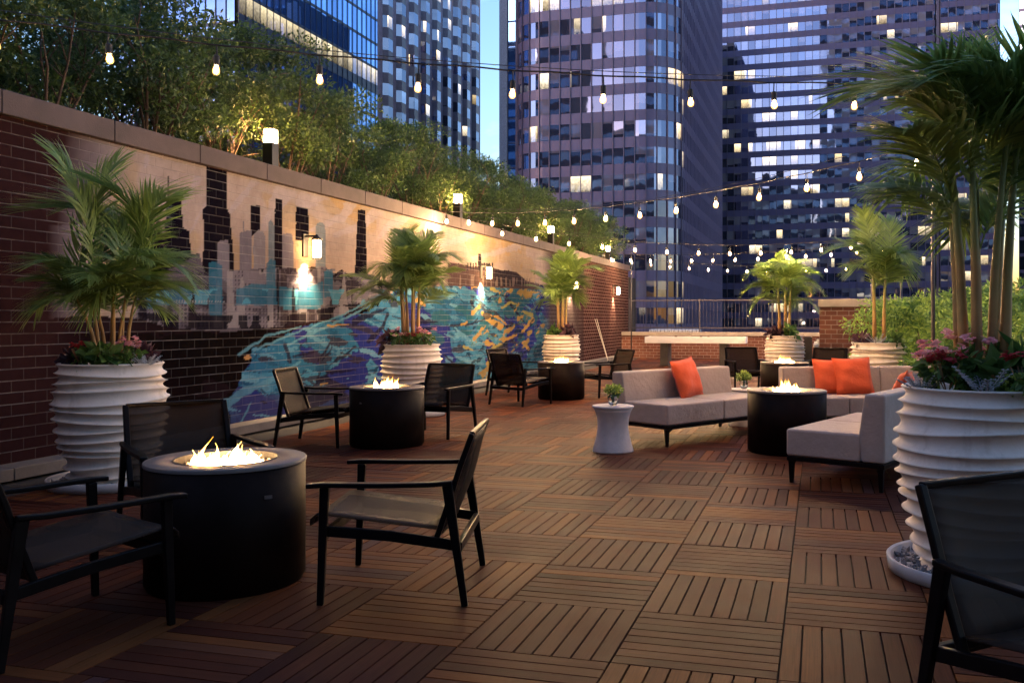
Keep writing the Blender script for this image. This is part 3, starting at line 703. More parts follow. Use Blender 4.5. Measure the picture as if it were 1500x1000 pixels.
def frond_mesh(name, L, seed, droop, nl=30, ll=.34, wid=.026):
    rg = np.random.default_rng(seed); V = []; Fq = []; tone = []
    def rach(s): return np.array([0, L*(s-.20*droop*s**3), L*(.55*s*(1-.35*s)-.55*droop*s**2.4)])
    ns = 12; pts = [rach(s) for s in np.linspace(0, 1, ns+1)]
    for i in range(ns):                               # rachis as a thin ribbon prism
        w0, w1 = .008*(1-i/ns)+.0015, .008*(1-(i+1)/ns)+.0015; b = len(V)
        for p, w in ((pts[i], w0), (pts[i+1], w1)): V += [p+(w, 0, 0), p+(0, 0, w), p+(-w, 0, 0), p+(0, 0, -w)]
        for k in range(4): Fq.append((b+k, b+(k+1) % 4, b+4+(k+1) % 4, b+4+k)); tone.append(.75)
    for side in (-1, 1):
        for k in range(nl):
            s = .16+.84*(k+.5*(side > 0)*.6+rg.random()*.3)/nl; s = min(s, 1); p = rach(s); tg = rach(min(1, s+.02))-rach(s-.02); tg /= np.linalg.norm(tg)
            l = ll*(.45+.75*math.sin(math.pi*min(1, s*.85+.12)))*(.85+.3*rg.random()); ang = math.radians(62-34*s+rg.normal()*5)
            out = np.array([side, 0, 0])*math.sin(ang)+tg*math.cos(ang); up = np.cross(np.array([1., 0, 0]), tg); up = up if up[2] > 0 else -up
            out = out+up*(.28-.10*s+rg.normal()*.06); out /= np.linalg.norm(out)
            wv = np.cross(out, up); wv /= np.linalg.norm(wv)+1e-9; w = wid*(.7+.5*rg.random()); dr = .35+.5*rg.random()*droop+.25*droop
            tn = np.clip(.5+rg.normal()*.2+.2*(s-.5), 0, 1); b = len(V); ks = (0, .25, .55, .82, 1); ww = (.35, 1, .9, .55, .04)
            for q, wq in zip(ks, ww):
                c = p+out*(l*q)+np.array([0, 0, -1])*(l*dr*q*q*.62)
                V += [c+wv*w*wq/2, c-wv*w*wq/2]
            for q in range(4): Fq.append((b+2*q, b+2*q+1, b+2*q+3, b+2*q+2)); tone.append(tn)
    me = arr_mesh(name, V, Fq, M['palm'], None, tone, smooth=True); d = me.data; bpy.data.objects.remove(me); return d
FR = [frond_mesh('frond', 1.0, 1, .55, 46, .38, .022), frond_mesh('frond', 1.0, 2, .85, 46, .38, .022), frond_mesh('frond', 1.0, 3, 1.15, 46, .38, .021), frond_mesh('frond', 1.0, 4, .3, 46, .34, .022)]
FRL = [frond_mesh('frond', 1.0, 5, .5, 38, .42, .026), frond_mesh('frond', 1.0, 6, .85, 38, .44, .026), frond_mesh('frond', 1.0, 7, 1.2, 38, .44, .025)]
def make_palm(label, X, Z, seed, nst, z0, zc, htop, rad, fr, nfr, spread=.10, thick=.022, e0=.15, e1=1.25):
    rg = random.Random(seed); o = thing('palm', label, 'palm', W(X, Z, z0), 0, 'palms growing in the white planters')
    for k in range(nst):
        a = 6.283*k/nst+rg.uniform(-.3, .3); b0 = .05+.06*rg.random(); lean = spread*(.5+rg.random()); hz = (zc-z0)*(.80+.4*rg.random())
        base = Vector((b0*math.cos(a), b0*math.sin(a), -.02)); top = Vector((math.cos(a)*(b0+lean), math.sin(a)*(b0+lean), hz)); mid = base.lerp(top, .5)+Vector((-math.cos(a), -math.sin(a), 0))*lean*.18
        pts = [base, base.lerp(mid, .5), mid, mid.lerp(top, .5)+Vector((-math.cos(a), -math.sin(a), 0))*lean*.05, top]
        r0 = thick*(.8+.4*rg.random())
        b = MB(); b.tube(pts, [r0, r0*.95, r0*.8, r0*.62, r0*.5], 8); b.build('cane', M['cane'], o, smooth=True)
        m = max(2, round(nfr/nst)); L0 = htop-z0-hz
        for q in range(m):
            aa = a+rg.uniform(-1.0, 1.0)+(q-m/2)*.9; el = rg.uniform(e0, e1) if q else 1.45
            L = rad*(.75+.45*rg.random()) if q else max(rad*.8, L0*.92)
            f = link('frond', rg.choice(fr), o); f.location = top.lerp(mid, .75*rg.random()**1.6 if q else .1)-Vector((0, 0, .02))
            f.rotation_euler = (el*.85, rg.uniform(-.25, .25), aa-math.pi/2); f.scale = (rad*1.05, L, L*(.9+.2*rg.random()))
    return o
make_palm('palm rising from the first planter, bright green against the brick', *PA[0], 4, 8,   .92, 1.56, 2.75, .57, FR, 40, .13, .017)
make_palm('palm in the planter at mid mural, before the painted river', *PA[1], 14, 7, .92, 1.80, 2.7, .68, FR, 32, .05, .022)
make_palm('palm in the planter at the mural end, overlapping the bare brick', *PA[2], 24, 7, .92, 1.95, 2.95, .78, FR, 30, .05, .024)
make_palm('sunny green palm lit by the string lights near the far parapet', *PA[3], 34, 5, .92, 2.05, 2.8, .72, FR, 34, .05, .03)
make_palm('loose dark palm with one slim trunk in front of the short brick wall', *PA[4], 47, 2, .92, 2.10, 3.1, .80, FR, 18, .03, .030)
make_palm('tall dense palm of thick brown canes in the big near planter', *PA[5], 55, 7, .92, 2.05, 2.9, .70, FRL, 31, .09, .026, .5, 1.4)

def leaf_arr(C, R_, n, size, rg, flat=.5, aspect=.45, jitter=.5, up=.3):
    C = np.asarray(C, float); R_ = np.asarray(R_, float); k = rg.integers(0, len(C), n)
    d = rg.normal(size=(n, 3)); d /= np.linalg.norm(d, axis=1, keepdims=True); rr = rg.random(n)**flat
    P = C[k]+d*R_[k]*rr[:, None]
    ax = d*.6+rg.normal(size=(n, 3))*jitter; ax[:, 2] += up*rg.normal(size=n)-.15; ax /= np.linalg.norm(ax, axis=1, keepdims=True)
    s = np.cross(ax, rg.normal(size=(n, 3))); s /= np.linalg.norm(s, axis=1, keepdims=True)
    L = size*(.6+.8*rg.random(n)); nrm = np.cross(ax, s)
    a = P; b = P+ax*(L*.45)[:, None]+s*(L*aspect/2)[:, None]+nrm*(L*.05)[:, None]; c = P+ax*L[:, None]; e = P+ax*(L*.45)[:, None]-s*(L*aspect/2)[:, None]+nrm*(L*.05)[:, None]
    V = np.stack([a, b, c, e], 1).reshape(-1, 3); Fq = np.arange(4*n).reshape(n, 4)
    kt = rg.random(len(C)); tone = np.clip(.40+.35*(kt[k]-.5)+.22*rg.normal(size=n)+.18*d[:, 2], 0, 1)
    return V, Fq, tone
def add_leaves(name, mat, parent, C, R_, n, size, seed, **kw):
    V, Fq, tone = leaf_arr(C, R_, n, size, np.random.default_rng(seed), **kw); return arr_mesh(name, V, Fq, mat, parent, tone)
def blossom(b, c, r, rg, n=5):
    nrm = Vector((rg.uniform(-.5, .5), rg.uniform(-.6, .3), 1)).normalized(); a = nrm.cross(Vector((1, .2, .1))).normalized(); e = nrm.cross(a)
    for k in range(n):
        t_ = 6.283*k/n+rg.random(); d = a*math.cos(t_)+e*math.sin(t_); s = nrm.cross(d)
        b.add([c, c+d*r*.6+s*r*.42+nrm*r*.25, c+d*r*1.05+nrm*r*.12, c+d*r*.6-s*r*.42+nrm*r*.25], [(0, 1, 2, 3)])
def petal_cluster(parent, mat, c, r, n, seed, size):
    rg = random.Random(seed); b = MB()
    for _ in range(n):
        d = Vector((rg.gauss(0, 1), rg.gauss(0, 1), rg.gauss(0, .8))).normalized(); blossom(b, Vector(c)+d*r*rg.random()**.4, size*(.8+.4*rg.random()), rg)
    o = b.build('blossom', mat, parent)
    a = o.data.attributes.new('tone', 'FLOAT', 'FACE'); a.data.foreach_set('value', [rg.random() for _ in o.data.polygons]); return o
def bedding(X, Z, dx, dy, label, kind, seed, s=1.0):
    rg = random.Random(seed); base = W(X, Z, .92)+Vector((dx, dy, 0))
    nm = {'pink': 'flowering_plant', 'red': 'flowering_plant', 'silver': 'silver_leaf_plant', 'green': 'leafy_plant', 'lime': 'trailing_plant', 'purple': 'leafy_plant'}[kind]
    o = thing(nm, label, 'plant', base, rg.random()*6, 'bedding plants in the white planters')
    C = [(rg.uniform(-.07, .07)*s, rg.uniform(-.07, .07)*s, .05+.10*rg.random()*s) for _ in range(6)]; Rr = [(.06*s, .06*s, .05*s)]*6
    if kind in ('pink', 'red'):
        add_leaves('foliage', M['greenleaf'], o, C, Rr, 150, .055*s, seed, aspect=.5)
        for k in range(7):
            a = rg.random()*6.283; q = .10*s*rg.random()**.5; petal_cluster(o, M[kind], (q*math.cos(a), q*math.sin(a), (.15+.09*rg.random())*s), .025*s, 9, seed*10+k, .020*s)
        b = MB()
        for k in range(7): a = rg.random()*6; b.tube([(0, 0, 0), (.04*math.cos(a), .04*math.sin(a), .09*s), (.07*math.cos(a), .07*math.sin(a), .17*s)], .0025, 5)
        b.build('stem', M['cane'], o)
    elif kind == 'silver':
        b = MB(); V = []; 
        for k in range(11):
            a = 6.283*k/11+rg.uniform(-.2, .2); l = (.13+.07*rg.random())*s; up = rg.uniform(.5, 1.3)
            d = Vector((math.cos(a), math.sin(a), up)).normalized(); sd = d.cross(Vector((0, 0, 1))).normalized()
            b.bar((0, 0, 0), d*l, .006, .002)
            for q in range(3, 9):
                c = d*l*q/8; ll = .035*s*(1-.06*q)
                for sg in (-1, 1):
                    e = c+(sd*sg*.9+d*.5).normalized()*ll; b.bar(c, e, .006, .002, (0, 0, 1), .011, .002)
                    b.bar(c.lerp(e, .6), c.lerp(e, .6)+(d*.8+sd*sg*.2)*ll*.5, .005, .002, (0, 0, 1), .008, .002)
        q = b.build('foliage', M['silver'], o); a = q.data.attributes.new('tone', 'FLOAT', 'FACE'); a.data.foreach_set('value', [rg.random() for _ in q.data.polygons])
    elif kind == 'lime': add_leaves('foliage', M['lime'], o, [(c[0]*1.3, c[1]*1.3, c[2]*.5) for c in C], Rr, 260, .028*s, seed, aspect=.8)
    else:
        add_leaves('foliage', M['greenleaf' if kind == 'green' else 'purpleleaf'], o, C, [(.09*s, .09*s, .06*s)]*6, 70, .13*s, seed, aspect=.55)
        b = MB()
        for k in range(5): a = rg.random()*6; b.tube([(0, 0, 0), (.05*math.cos(a), .05*math.sin(a), .10*s)], .004, 5)
        b.build('stem', M['cane'], o)
    return o
toward = lambda X, Z: (lambda v: (-v.x/v.length, -v.y/v.length))(W(X, Z))
def bed(i, items):
    X, Z = PA[i]; fx, fy = toward(X, Z); sx, sy = -fy, fx                 # s: towards the left as seen from the eye
    for (a, q, label, kind, seed, s) in items: bedding(X, Z, fx*a+sx*q, fy*a+sy*q, label, kind, seed, s)
bed(0, [(.18, -.20, 'red flowering plant at the rim of the first planter', 'red', 101, .9), (.24, -.06, 'broad green leaves low in the first planter under the palm', 'green', 102, .8), (.22, .13, 'small pink flowers in the first planter beside the palm canes', 'pink', 103, 1.0), (.24, .24, 'silvery lace leaves at the rim of the first planter', 'silver', 104, .8), (.05, -.28, 'dark purple leaves at the outer edge of the first planter', 'purple', 105, .6), (.05, .28, 'dark reddish leaves behind the pink flowers of the first planter', 'purple', 106, .6)])
bed(1, [(.2, -.18, 'pink blooms at the rim of the mid mural planter', 'pink', 111, 1.05), (.23, .18, 'bright pink bloom cluster in the mid mural planter, tallest one', 'pink', 112, 1.2), (.24, 0, 'red blooms between pink ones in the mid mural planter', 'red', 113, 1.0), (.0, -.27, 'dark leaves behind the pink blooms of the mid mural planter', 'purple', 114, 1)])
bed(2, [(.2, -.15, 'low green leaves in the planter at the mural end', 'green', 121, 1.0), (.2, .17, 'dark purple leaves in the planter at the mural end', 'purple', 122, 1.1)])
bed(3, [(.2, -.2, 'brownish dark leaves in the far planter by the parapet', 'purple', 131, 1.1), (.2, .15, 'green leaf tuft in the far planter by the parapet', 'green', 132, 1.1)])
bed(4, [(.2, -.22, 'dark reddish leaves in the planter before the brick wall', 'purple', 141, .8), (.24, -.02, 'silver lace leaves in the planter before the brick wall', 'silver', 142, 1.1), (.2, .2, 'broad green leaves in the planter before the brick wall', 'green', 143, .8)])
bed(5, [(.10, -.22, 'pale pink flower cluster at the rim of the big near planter', 'pink', 151, 1.15), (.06, -.06, 'taller pink flower spike beside the canes of the big near planter', 'pink', 152, 1.25), (.20, -.15, 'bright red flowers at the front rim of the big near planter', 'red', 153, .95), (.16, -.27, 'small silver lace plant at the outer rim of the big near planter', 'silver', 154, .8), (.27, .02, 'large silver lace plant in front of the canes of the big near planter', 'silver', 155, 1.05),
        (.18, .10, 'broad green leaves around the canes of the big near planter', 'green', 156, 1.05), (.27, .20, 'red flowers near the lime trailing plant in the big near planter', 'red', 157, .9), (.31, .24, 'lime green trailing plant over the rim of the big near planter', 'lime', 158, 1.2), (.0, .2, 'big glossy leaves behind the canes of the big near planter', 'green', 159, 1.2)])

# ------------------------------------------------------------------ lounge seating
def slant_prism(b, x0, x1, prof):                     # extrude a (y,z) outline along x
    n = len(prof); vs = [(x0, y, z) for y, z in prof]+[(x1, y, z) for y, z in prof]
    b.add(vs, [tuple(reversed(range(n))), tuple(range(n, 2*n))]+[(k, (k+1) % n, n+(k+1) % n, n+k) for k in range(n)])
def sofa(label, X, Z, dx, dz, L, Dp, seat_cuts, back_cuts, cat='sofa'):
    o = thing('sofa', label, cat, W(X, Z), yaw(dx, dz), 'taupe lounge seats around the fire table'); hx, hy = L/2, Dp/2
    b = MB(); b.box((0, 0, .195), (L-.01, Dp-.01, .035)); b.build('base_frame', M['frame'], o, bevel=.004)
    for sx in (-1, 1):
        for sy in (-1, 1):
            x, y = sx*(hx-.035), sy*(hy-.035)
            b = MB(); b.bar((x, y, 0), (x, y, .178), .026, .026, (0, 1, 0), .042, .042); b.bar((x-sx*.018, y, .160), (x-sx*.075, y, .176), .03, .034, (0, 0, 1), .03, .004)
            b.build('leg', M['frame'], o, bevel=.003)
    e = [-hx]+[c-hx for c in seat_cuts]+[hx]
    for k in range(len(e)-1):
        b = MB(); b.box(((e[k]+e[k+1])/2, .09, .322), (e[k+1]-e[k]-.006, Dp-.18, .214)); b.build('seat_cushion', M['fabric'], o, bevel=.022, seg=4)
    e = [-hx]+[c-hx for c in back_cuts]+[hx]
    for k in range(len(e)-1):
        b = MB(); slant_prism(b, e[k]+.003, e[k+1]-.003, [(-hy, .216), (-hy+.178, .216), (-hy+.20, .42), (-hy+.155, .735), (-hy, .735)][::-1])
        b.build('back_cushion', M['fabric'], o, bevel=.022, seg=4)
    for q in o.children:
        if 'cushion' in q.name:
            for p in q.data.polygons: p.use_smooth = True
            q.modifiers.new('WN', 'WEIGHTED_NORMAL')
    return o
sofa('open taupe sofa with one orange pillow between the two concrete side tables', 1.36, 10.0, .67, -.74, 1.84, .80, [.92], [])
sofa('taupe lounge seat nearest the viewer, seen end-on beside the big planter', 2.48, 7.56, -.80, .60, 1.6, .78, [.8], [.8])
sofa('taupe sofa with two orange pillows facing the viewer behind the fire table', 3.52, 10.44, .12, -.993, 2.1, .78, [1.55], [.90])
def pillow(label, p, rx, rz, ry=0, s=.46):
    n = 14; V = []; Fq = []; T = .075
    for sg in (1, -1):
        for i in range(n+1):
            for j in range(n+1):
                a, c = 2*i/n-1, 2*j/n-1; pin = 1-.075*(1-a*a)*(abs(c)**3)-.0; pin2 = 1-.075*(1-c*c)*(abs(a)**3)
                x = a*s/2*pin2; z = c*s/2*pin; y = sg*T*((1-a**4)*(1-c**4))**.62*(1+.10*math.sin(5*a+2*c)+.06*math.sin(9*c-3*a))
                V.append((x, y, z+s/2))
    N = (n+1)**2
    for k in range(2):
        for i in range(n):
            for j in range(n):
                a = k*N+i*(n+1)+j; q = (a, a+n+1, a+n+2, a+1); Fq.append(q if k else q[::-1])
    o = thing('pillow', label, 'pillow', p, rz, 'orange pillows on the lounge seats'); 
    m = arr_mesh('cover', V, Fq, M['orange'], o, smooth=True); m.rotation_euler = (rx, ry, 0)
    b = MB()
    ed = [(V[i*(n+1)+j]) for i, j in [(k, 0) for k in range(n)]+[(n, k) for k in range(n)]+[(n-k, n) for k in range(n)]+[(0, n-k) for k in range(n)]]
    b.tube(ed+[ed[0]], .004, 5, cap=False); q = b.build('piping', M['orange'], m); 
    return o
def on_sofa(X, Z, dx, dz, lx, ly, hz): rz = yaw(dx, dz); v = Matrix.Rotation(rz, 3, 'Z') @ Vector((lx, ly, hz)); return W(X, Z)+v, rz
p, rz = on_sofa(1.36, 10.0, .67, -.74, -.02, -.06, .425); pillow('orange pillow alone on the open sofa, standing tilted on one corner', p, .30, rz+.15, .10, .45)
p, rz = on_sofa(3.52, 10.44, .12, -.993, .50, -.09, .425); pillow('duller orange pillow tucked partly behind another pillow', p, .30, rz+.05, -.03, .42)
p, rz = on_sofa(3.52, 10.44, .12, -.993, .26, .02, .425); pillow('bright orange pillow overlapping another orange pillow on the sofa', p, .36, rz-.06, .02, .45)
p, rz = on_sofa(2.48, 7.56, -.80, .60, .40, -.06, .425); pillow('orange pillow showing only its top over a seat back by the big planter', p, .34, rz+.2, .08, .45)

def side_table(label, X, Z):
    o = thing('side_table', label, 'side table', W(X, Z), 0, 'pale concrete drum side tables')
    b = MB(); b.lathe([(.205, 0), (.203, .012), (.188, .06), (.165, .15), (.152, .23), (.155, .31), (.175, .385), (.196, .425)], 48); b.build('pedestal', M['concrete'], o, smooth=True)
    b = MB(); b.lathe([(.196, .4255), (.206, .430), (.207, .442), (.200, .450), (.02, .451)], 48); b.build('table_top', M['concrete'], o, smooth=False)
    return o
side_table('pale concrete side table standing free at the near end of the open sofa', .39, 8.87)
side_table('pale concrete side table half hidden behind the far end of the open sofa', 2.10, 10.98)
def vase(label, X, Z, seed):
    o = thing('flower_vase', label, 'flower vase', W(X, Z, .4515), 0, 'vases of lime flowers on the side tables'); rg = random.Random(seed)
    b = MB(); b.lathe([(.030, 0), (.044, .015), (.052, .05), (.043, .085), (.040, .10), (.036, .10), (.039, .085), (.047, .05), (.040, .02), (.012, .012)], 28); b.build('vase', M['glass'], o, smooth=True)
    b = MB()
    for k in range(9): a = rg.random()*6.28; b.tube([(.015*math.cos(a+2), .015*math.sin(a+2), .02), (.012*math.cos(a), .012*math.sin(a), .08), (.05*math.cos(a), .05*math.sin(a), .14)], .0025, 5)
    b.build('stem', M['greenleaf'], o)
    for k in range(7):
        a = 6.283*k/6; q = .058 if k < 6 else 0; c = (q*math.cos(a), q*math.sin(a), .145+.02*rg.random()+(.03 if k == 6 else 0))
        add_leaves('flower_head', M['lime'], o, [c], [(.036, .036, .032)], 90, .022, seed*9+k, aspect=.8)
    add_leaves('foliage', M['greenleaf'], o, [(0, 0, .125)], [(.07, .07, .02)], 40, .05, seed+77)
    return o
vase('lime green posy in a glass vase on the free-standing side table', .39, 8.87, 3)
vase('lime green posy in a glass vase on the half hidden side table', 2.08, 10.98, 4)

# shuffleboard table
o = thing('shuffleboard_table', 'long white shuffleboard table on two dark block legs by the parapet', 'game table', (-3.30, 25.0, 0))
b = MB(); b.box((0, 0, .705), (2.75, .82, .15)); b.build('cabinet', M['white'], o, bevel=.008)
b = MB()
for y in (-.38, .38): b.box((0, y, .795), (2.75, .05, .028))
for x in (-1.35, 1.35): b.box((x, 0, .795), (.05, .71, .028))
b.build('rim', M['white'], o)
b = MB(); b.box((0, 0, .783), (2.64, .70, .004)); b.build('playing_board', M['coping_pale'], o)
for x in (-.85, .78):
    b = MB(); b.box((x, 0, .32), (.22, .62, .62)); b.build('leg', M['darkwood'], o, bevel=.006)
    b = MB(); b.box((x, 0, .008), (.26, .66, .016)); b.build('foot_plate', M['black'], o)
for x, y in ((-.6, .2), (.1, .25), (.35, -.1)):
    q = thing('game_puck', {-.6: 'dark puck on the white game table near its end', .1: 'dark puck at the middle of the white game table', .35: 'dark puck on the near half of the white game table'}[x], 'puck', (-3.3+x, 25+y, .786))
    b = MB(); b.lathe([(.030, 0), (.034, .006), (.034, .024), (.026, .030)], 16); b.build('body', M['black'], q)

# ------------------------------------------------------------------ wall sconces and bollard lamps
def sconce(label, v):
    o = thing('wall_sconce', label, 'wall lamp', (WU, v, 2.2), 0, 'lantern sconces on the mural wall')
    b = MB(); b.box((.012, -.02, .06), (.022, .12, .30)); b.build('backplate', M['black'], o, bevel=.004)
    b = MB(); b.bar((.02, -.02, .18), (.17, .0, .18), .03, .022); b.lathe([(.03, .125), (.068, .13), (.068, .15), (.03, .17), (.012, .2)], 16, (.17, 0, 0)); b.build('arm', M['black'], o)
    b = MB(); b.lathe([(.045, -.10), (.052, -.09), (.052, .12), (.045, .125)], 20, (.17, 0, 0)); b.build('lamp_glass', M['sconceglass'], o, smooth=True)
    b = MB()
    for k in range(4): a = .785+k*1.571; b.bar((.17+.060*math.cos(a), .060*math.sin(a), -.11), (.17+.060*math.cos(a), .060*math.sin(a), .13), .008, .008, (1, 0, 0))
    b.lathe([(.064, -.118), (.064, -.105)], 16, (.17, 0, 0), False, False); b.build('cage', M['black'], o)
    L = bpy.data.lights.new('downlight', 'SPOT'); L.energy = 60; L.color = (1, .66, .34); L.spot_size = R(100); L.spot_blend = .9; L.shadow_soft_size = .03
    lo = bpy.data.objects.new('downlight', L); COL.objects.link(lo); lo.parent = o; lo.location = (.085, -.02, -.14); lo.rotation_euler = (0, R(9), 0)
sconce('lit lantern sconce beside the painted skyscrapers on the mural', 10.45)
sconce('lit lantern sconce above the painted yellow swirls on the mural', 16.8)
sconce('lit lantern sconce behind the palm at the end of the mural', 23.4)
sconce('lit lantern sconce on bare brick above the leaning poles', 28.7)
BED = 2.86
for i, (v, label) in enumerate(((10.6, 'square lit bollard lamp above the painted skyscrapers, among bare shrub stems'), (17.1, 'lit bollard lamp among shrubs above the palm at mid mural'), (23.7, 'lit bollard lamp among shrubs above the end of the mural'), (30.6, 'lit bollard lamp at the far end of the shrub bed'))):
    o = thing('bollard_lamp', label, 'bollard lamp', (-7.12, v, BED), .0, 'bollard lamps in the shrub bed')
    b = MB(); b.box((0, 0, .40), (.15, .15, .80)); b.build('post', M['black'], o, bevel=.006)
    b = MB(); b.box((0, 0, .89), (.125, .125, .17)); b.build('lamp_glass', M['lampglass'], o, bevel=.008)
    b = MB()
    for sx in (-1, 1):
        for sy in (-1, 1): b.bar((sx*.068, sy*.068, .80), (sx*.068, sy*.068, .98), .012, .012, (1, 0, 0))
    b.box((0, 0, .986), (.155, .155, .014)); b.build('cap', M['black'], o)
b = MB(); b.box((-9.2, 17, BED/2-.01), (4.78, 34, BED)); struct(b.build('planting_bed', M['soil']))

# ------------------------------------------------------------------ shrubs behind the wall, hedge
def shrub_mesh(seed, nl=9000, rx=.85, ry=.95, z0=.75, z1=2.15):
    rg = np.random.default_rng(seed); C = []; Rr = []
    for k in range(30):
        a = rg.random()*6.283; q = rg.random()**.5; z = z0+(z1-z0)*rg.random(); sh = (1-(abs((z-z0)/(z1-z0)-.45)/.72)**2)
        C.append((q*rx*math.cos(a)*sh, q*ry*math.sin(a)*sh, z)); s = .20+.16*rg.random(); Rr.append((s*1.2, s*1.2, s*.7))
    return leaf_arr(C, Rr, nl, .062, rg, flat=.45, aspect=.42)
def shrub_stems(seed):
    rg = random.Random(seed); out = []
    for k in range(7):
        a = 6.283*k/7+rg.uniform(-.3, .3); r1 = .35+.4*rg.random(); h = 1.15+.6*rg.random()
        pts = [(0.06*math.cos(a), .06*math.sin(a), 0), (r1*.25*math.cos(a), r1*.25*math.sin(a), h*.35), (r1*.6*math.cos(a+.2), r1*.6*math.sin(a+.2), h*.7), (r1*math.cos(a+.1), r1*math.sin(a+.1), h)]
        b = MB(); b.tube(pts, [.022, .017, .012, .005], 6)
        for q in range(5):
            p = Vector(pts[1+q % 2]).lerp(Vector(pts[2+q % 2]), rg.random()); e = p+Vector((rg.uniform(-.3, .3), rg.uniform(-.3, .3), rg.uniform(.15, .45))); m = p.lerp(e, .5)+Vector((rg.uniform(-.04, .04), rg.uniform(-.04, .04), .03))
            b.tube([p, m, e], [.008, .006, .003], 5)
        out.append(b)
    return out
SH = 'shrub trees in the bed behind the mural wall'
protos = []
ORD = ['first', 'second', 'third', 'fourth', 'fifth', 'sixth', 'seventh', 'eighth', 'ninth', 'tenth', 'eleventh', 'twelfth', 'thirteenth', 'fourteenth', 'fifteenth', 'sixteenth', 'seventeenth', 'eighteenth', 'nineteenth', 'twentieth', 'twenty-first', 'twenty-second', 'twenty-third']
def put_shrub(u, v, s, rz, label):
    k = len(protos)
    if k < 4:
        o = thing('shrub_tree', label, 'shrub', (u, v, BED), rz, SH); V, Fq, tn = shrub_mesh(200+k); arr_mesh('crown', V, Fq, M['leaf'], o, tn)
        for bb in shrub_stems(300+k): bb.build('trunk', M['bark'], o, smooth=True)
        o.scale = (s, s, s); protos.append(o)
    else: dup(protos[rnd.randrange(4)], (u, v, BED), rz, label, SH, (s, s, s))
v = 4.9; k = 0
while v < 31.5 and k < 20:
    put_shrub(-7.75+rnd.uniform(-.12, .12), v, (1.10 if v < 12 else .98)*rnd.uniform(.92, 1.06), rnd.random()*6, f'{ORD[k]} shrub tree from the near end, row right behind the mural wall'); v += 1.40; k += 1
v = 5.6; k = 0
while v < 31 and k < 18:
    put_shrub(-9.1+rnd.uniform(-.15, .15), v, (1.22 if v < 12 else 1.0)*rnd.uniform(.9, 1.05), rnd.random()*6, f'{ORD[k]} shrub tree from the near end, rear row behind the mural wall'); v += 1.55; k += 1
HD = 'bright green shrubs along the open side of the deck'
def hedge_bush(X, Z, s, seed, label):
    o = thing('hedge_shrub', label, 'shrub', W(X, Z), 0, HD); rg = np.random.default_rng(seed); C = []; Rr = []
    for k in range(70):
        a = rg.random()*6.283; q = rg.random()**.5; z = .25+1.25*rg.random(); sh = math.sqrt(max(.08, 1-((z-.35)/1.35)**2))
        C.append((q*1.05*math.cos(a)*sh*s, q*1.05*math.sin(a)*sh*s, z*s)); r = .14+.12*rg.random(); Rr.append((r*1.5, r*1.5, r*.55))
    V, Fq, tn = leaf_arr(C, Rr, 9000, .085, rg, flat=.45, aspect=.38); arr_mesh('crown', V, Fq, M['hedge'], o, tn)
    for k in range(5):
        b = MB(); a = k*1.25; b.tube([(.05*math.cos(a), .05*math.sin(a), 0), (.3*math.cos(a), .3*math.sin(a), .5), (.5*math.cos(a), .5*math.sin(a), 1.0*s)], [.03, .02, .008], 6); b.build('trunk', M['bark'], o)
for X, Z, s, l in ((6.1, 16.3, 1.08, 'hedge shrub farthest back, in front of the capped brick wall'), (5.95, 14.5, 1.12, 'hedge shrub behind the planter with the slim dark palm'), (5.85, 12.7, 1.12, 'hedge shrub in the middle of the bright green row'), (5.7, 11.0, 1.12, 'hedge shrub seen just past the big planter palm canes'), (5.7, 9.3, 1.05, 'nearest hedge shrub, behind the big planter'), (7.9, 15.5, 1.12, 'taller hedge shrub in the rear of the green row')):
    hedge_bush(X, Z, s, int(Z*10), l)
b = MB(); b.box((W(6.4, 12.5).x+.5, 12.6, .10), (2.2, 9.5, .22)); struct(b.build('hedge_soil', M['soil']))

# ------------------------------------------------------------------ string lights
SL = 'string lights over the deck'
def bulb_mesh():
    b = MB(); b.lathe([(.006, -.010), (.0135, -.020), (.0150, -.036), (.0135, -.052), (.005, -.060)], 10); b.mi = 1
    b.lathe([(.012, 0), (.014, -.008), (.022, -.024), (.0265, -.042), (.025, -.058), (.016, -.070), (.003, -.074)], 14); return b
def string_light(label, P0, P1, k0, k1, n, h0, hm, h1, mesh=None):
    # P0 bulb 0, P1 bulb n (right, forward), heights of the bulbs at 0, middle and n; cable runs from k0 to k1
    o = thing('string_light', label, 'string light', W(P0[0], P0[1], h0), 0, SL); org = Vector(o.location)
    hs = lambda k: h0+(h1-h0)*k/n-(((h0+h1)/2-hm)*4*(k/n)*(1-k/n))
    at = lambda k, dz=0: W(P0[0]+(P1[0]-P0[0])*k/n, P0[1]+(P1[1]-P0[1])*k/n, hs(k)+dz)-org
    m = int((k1-k0)*4)
    b = MB(); b.tube([at(k0+(k1-k0)*i/m, .17+.012*abs(math.sin(math.pi*(k0+(k1-k0)*i/m)))) for i in range(m+1)], .0055, 6); b.build('cable', M['cable'], o)
    b = MB(); b.tube([at(k0+(k1-k0)*i/m, .205+.10*(2*i/m-1)**2) for i in range(m+1)], .003, 5); b.build('messenger_wire', M['pole'], o)
    for k in range(math.ceil(k0+.2), math.floor(k1-.2)+1):
        c = at(k, .05); tw = Matrix.Rotation(rnd.uniform(-.12, .12), 3, 'X') @ Matrix.Rotation(rnd.uniform(-.12, .12), 3, 'Y')
        b = MB(); b.tube([c+Vector((0, 0, .125)), c+tw @ Vector((0, 0, .055))], .0045, 6); b.lathe([(.010, .062), (.019, .055), (.019, .0), (.014, -.004)], 12, c); b.build('socket', M['cable'], o)
        q = link('bulb', mesh or BM_, o); q.location = c; q.rotation_euler = tw.to_euler(); q.scale = (.85, .85, .85) if mesh else (1.2, 1.2, 1.2)
    return o
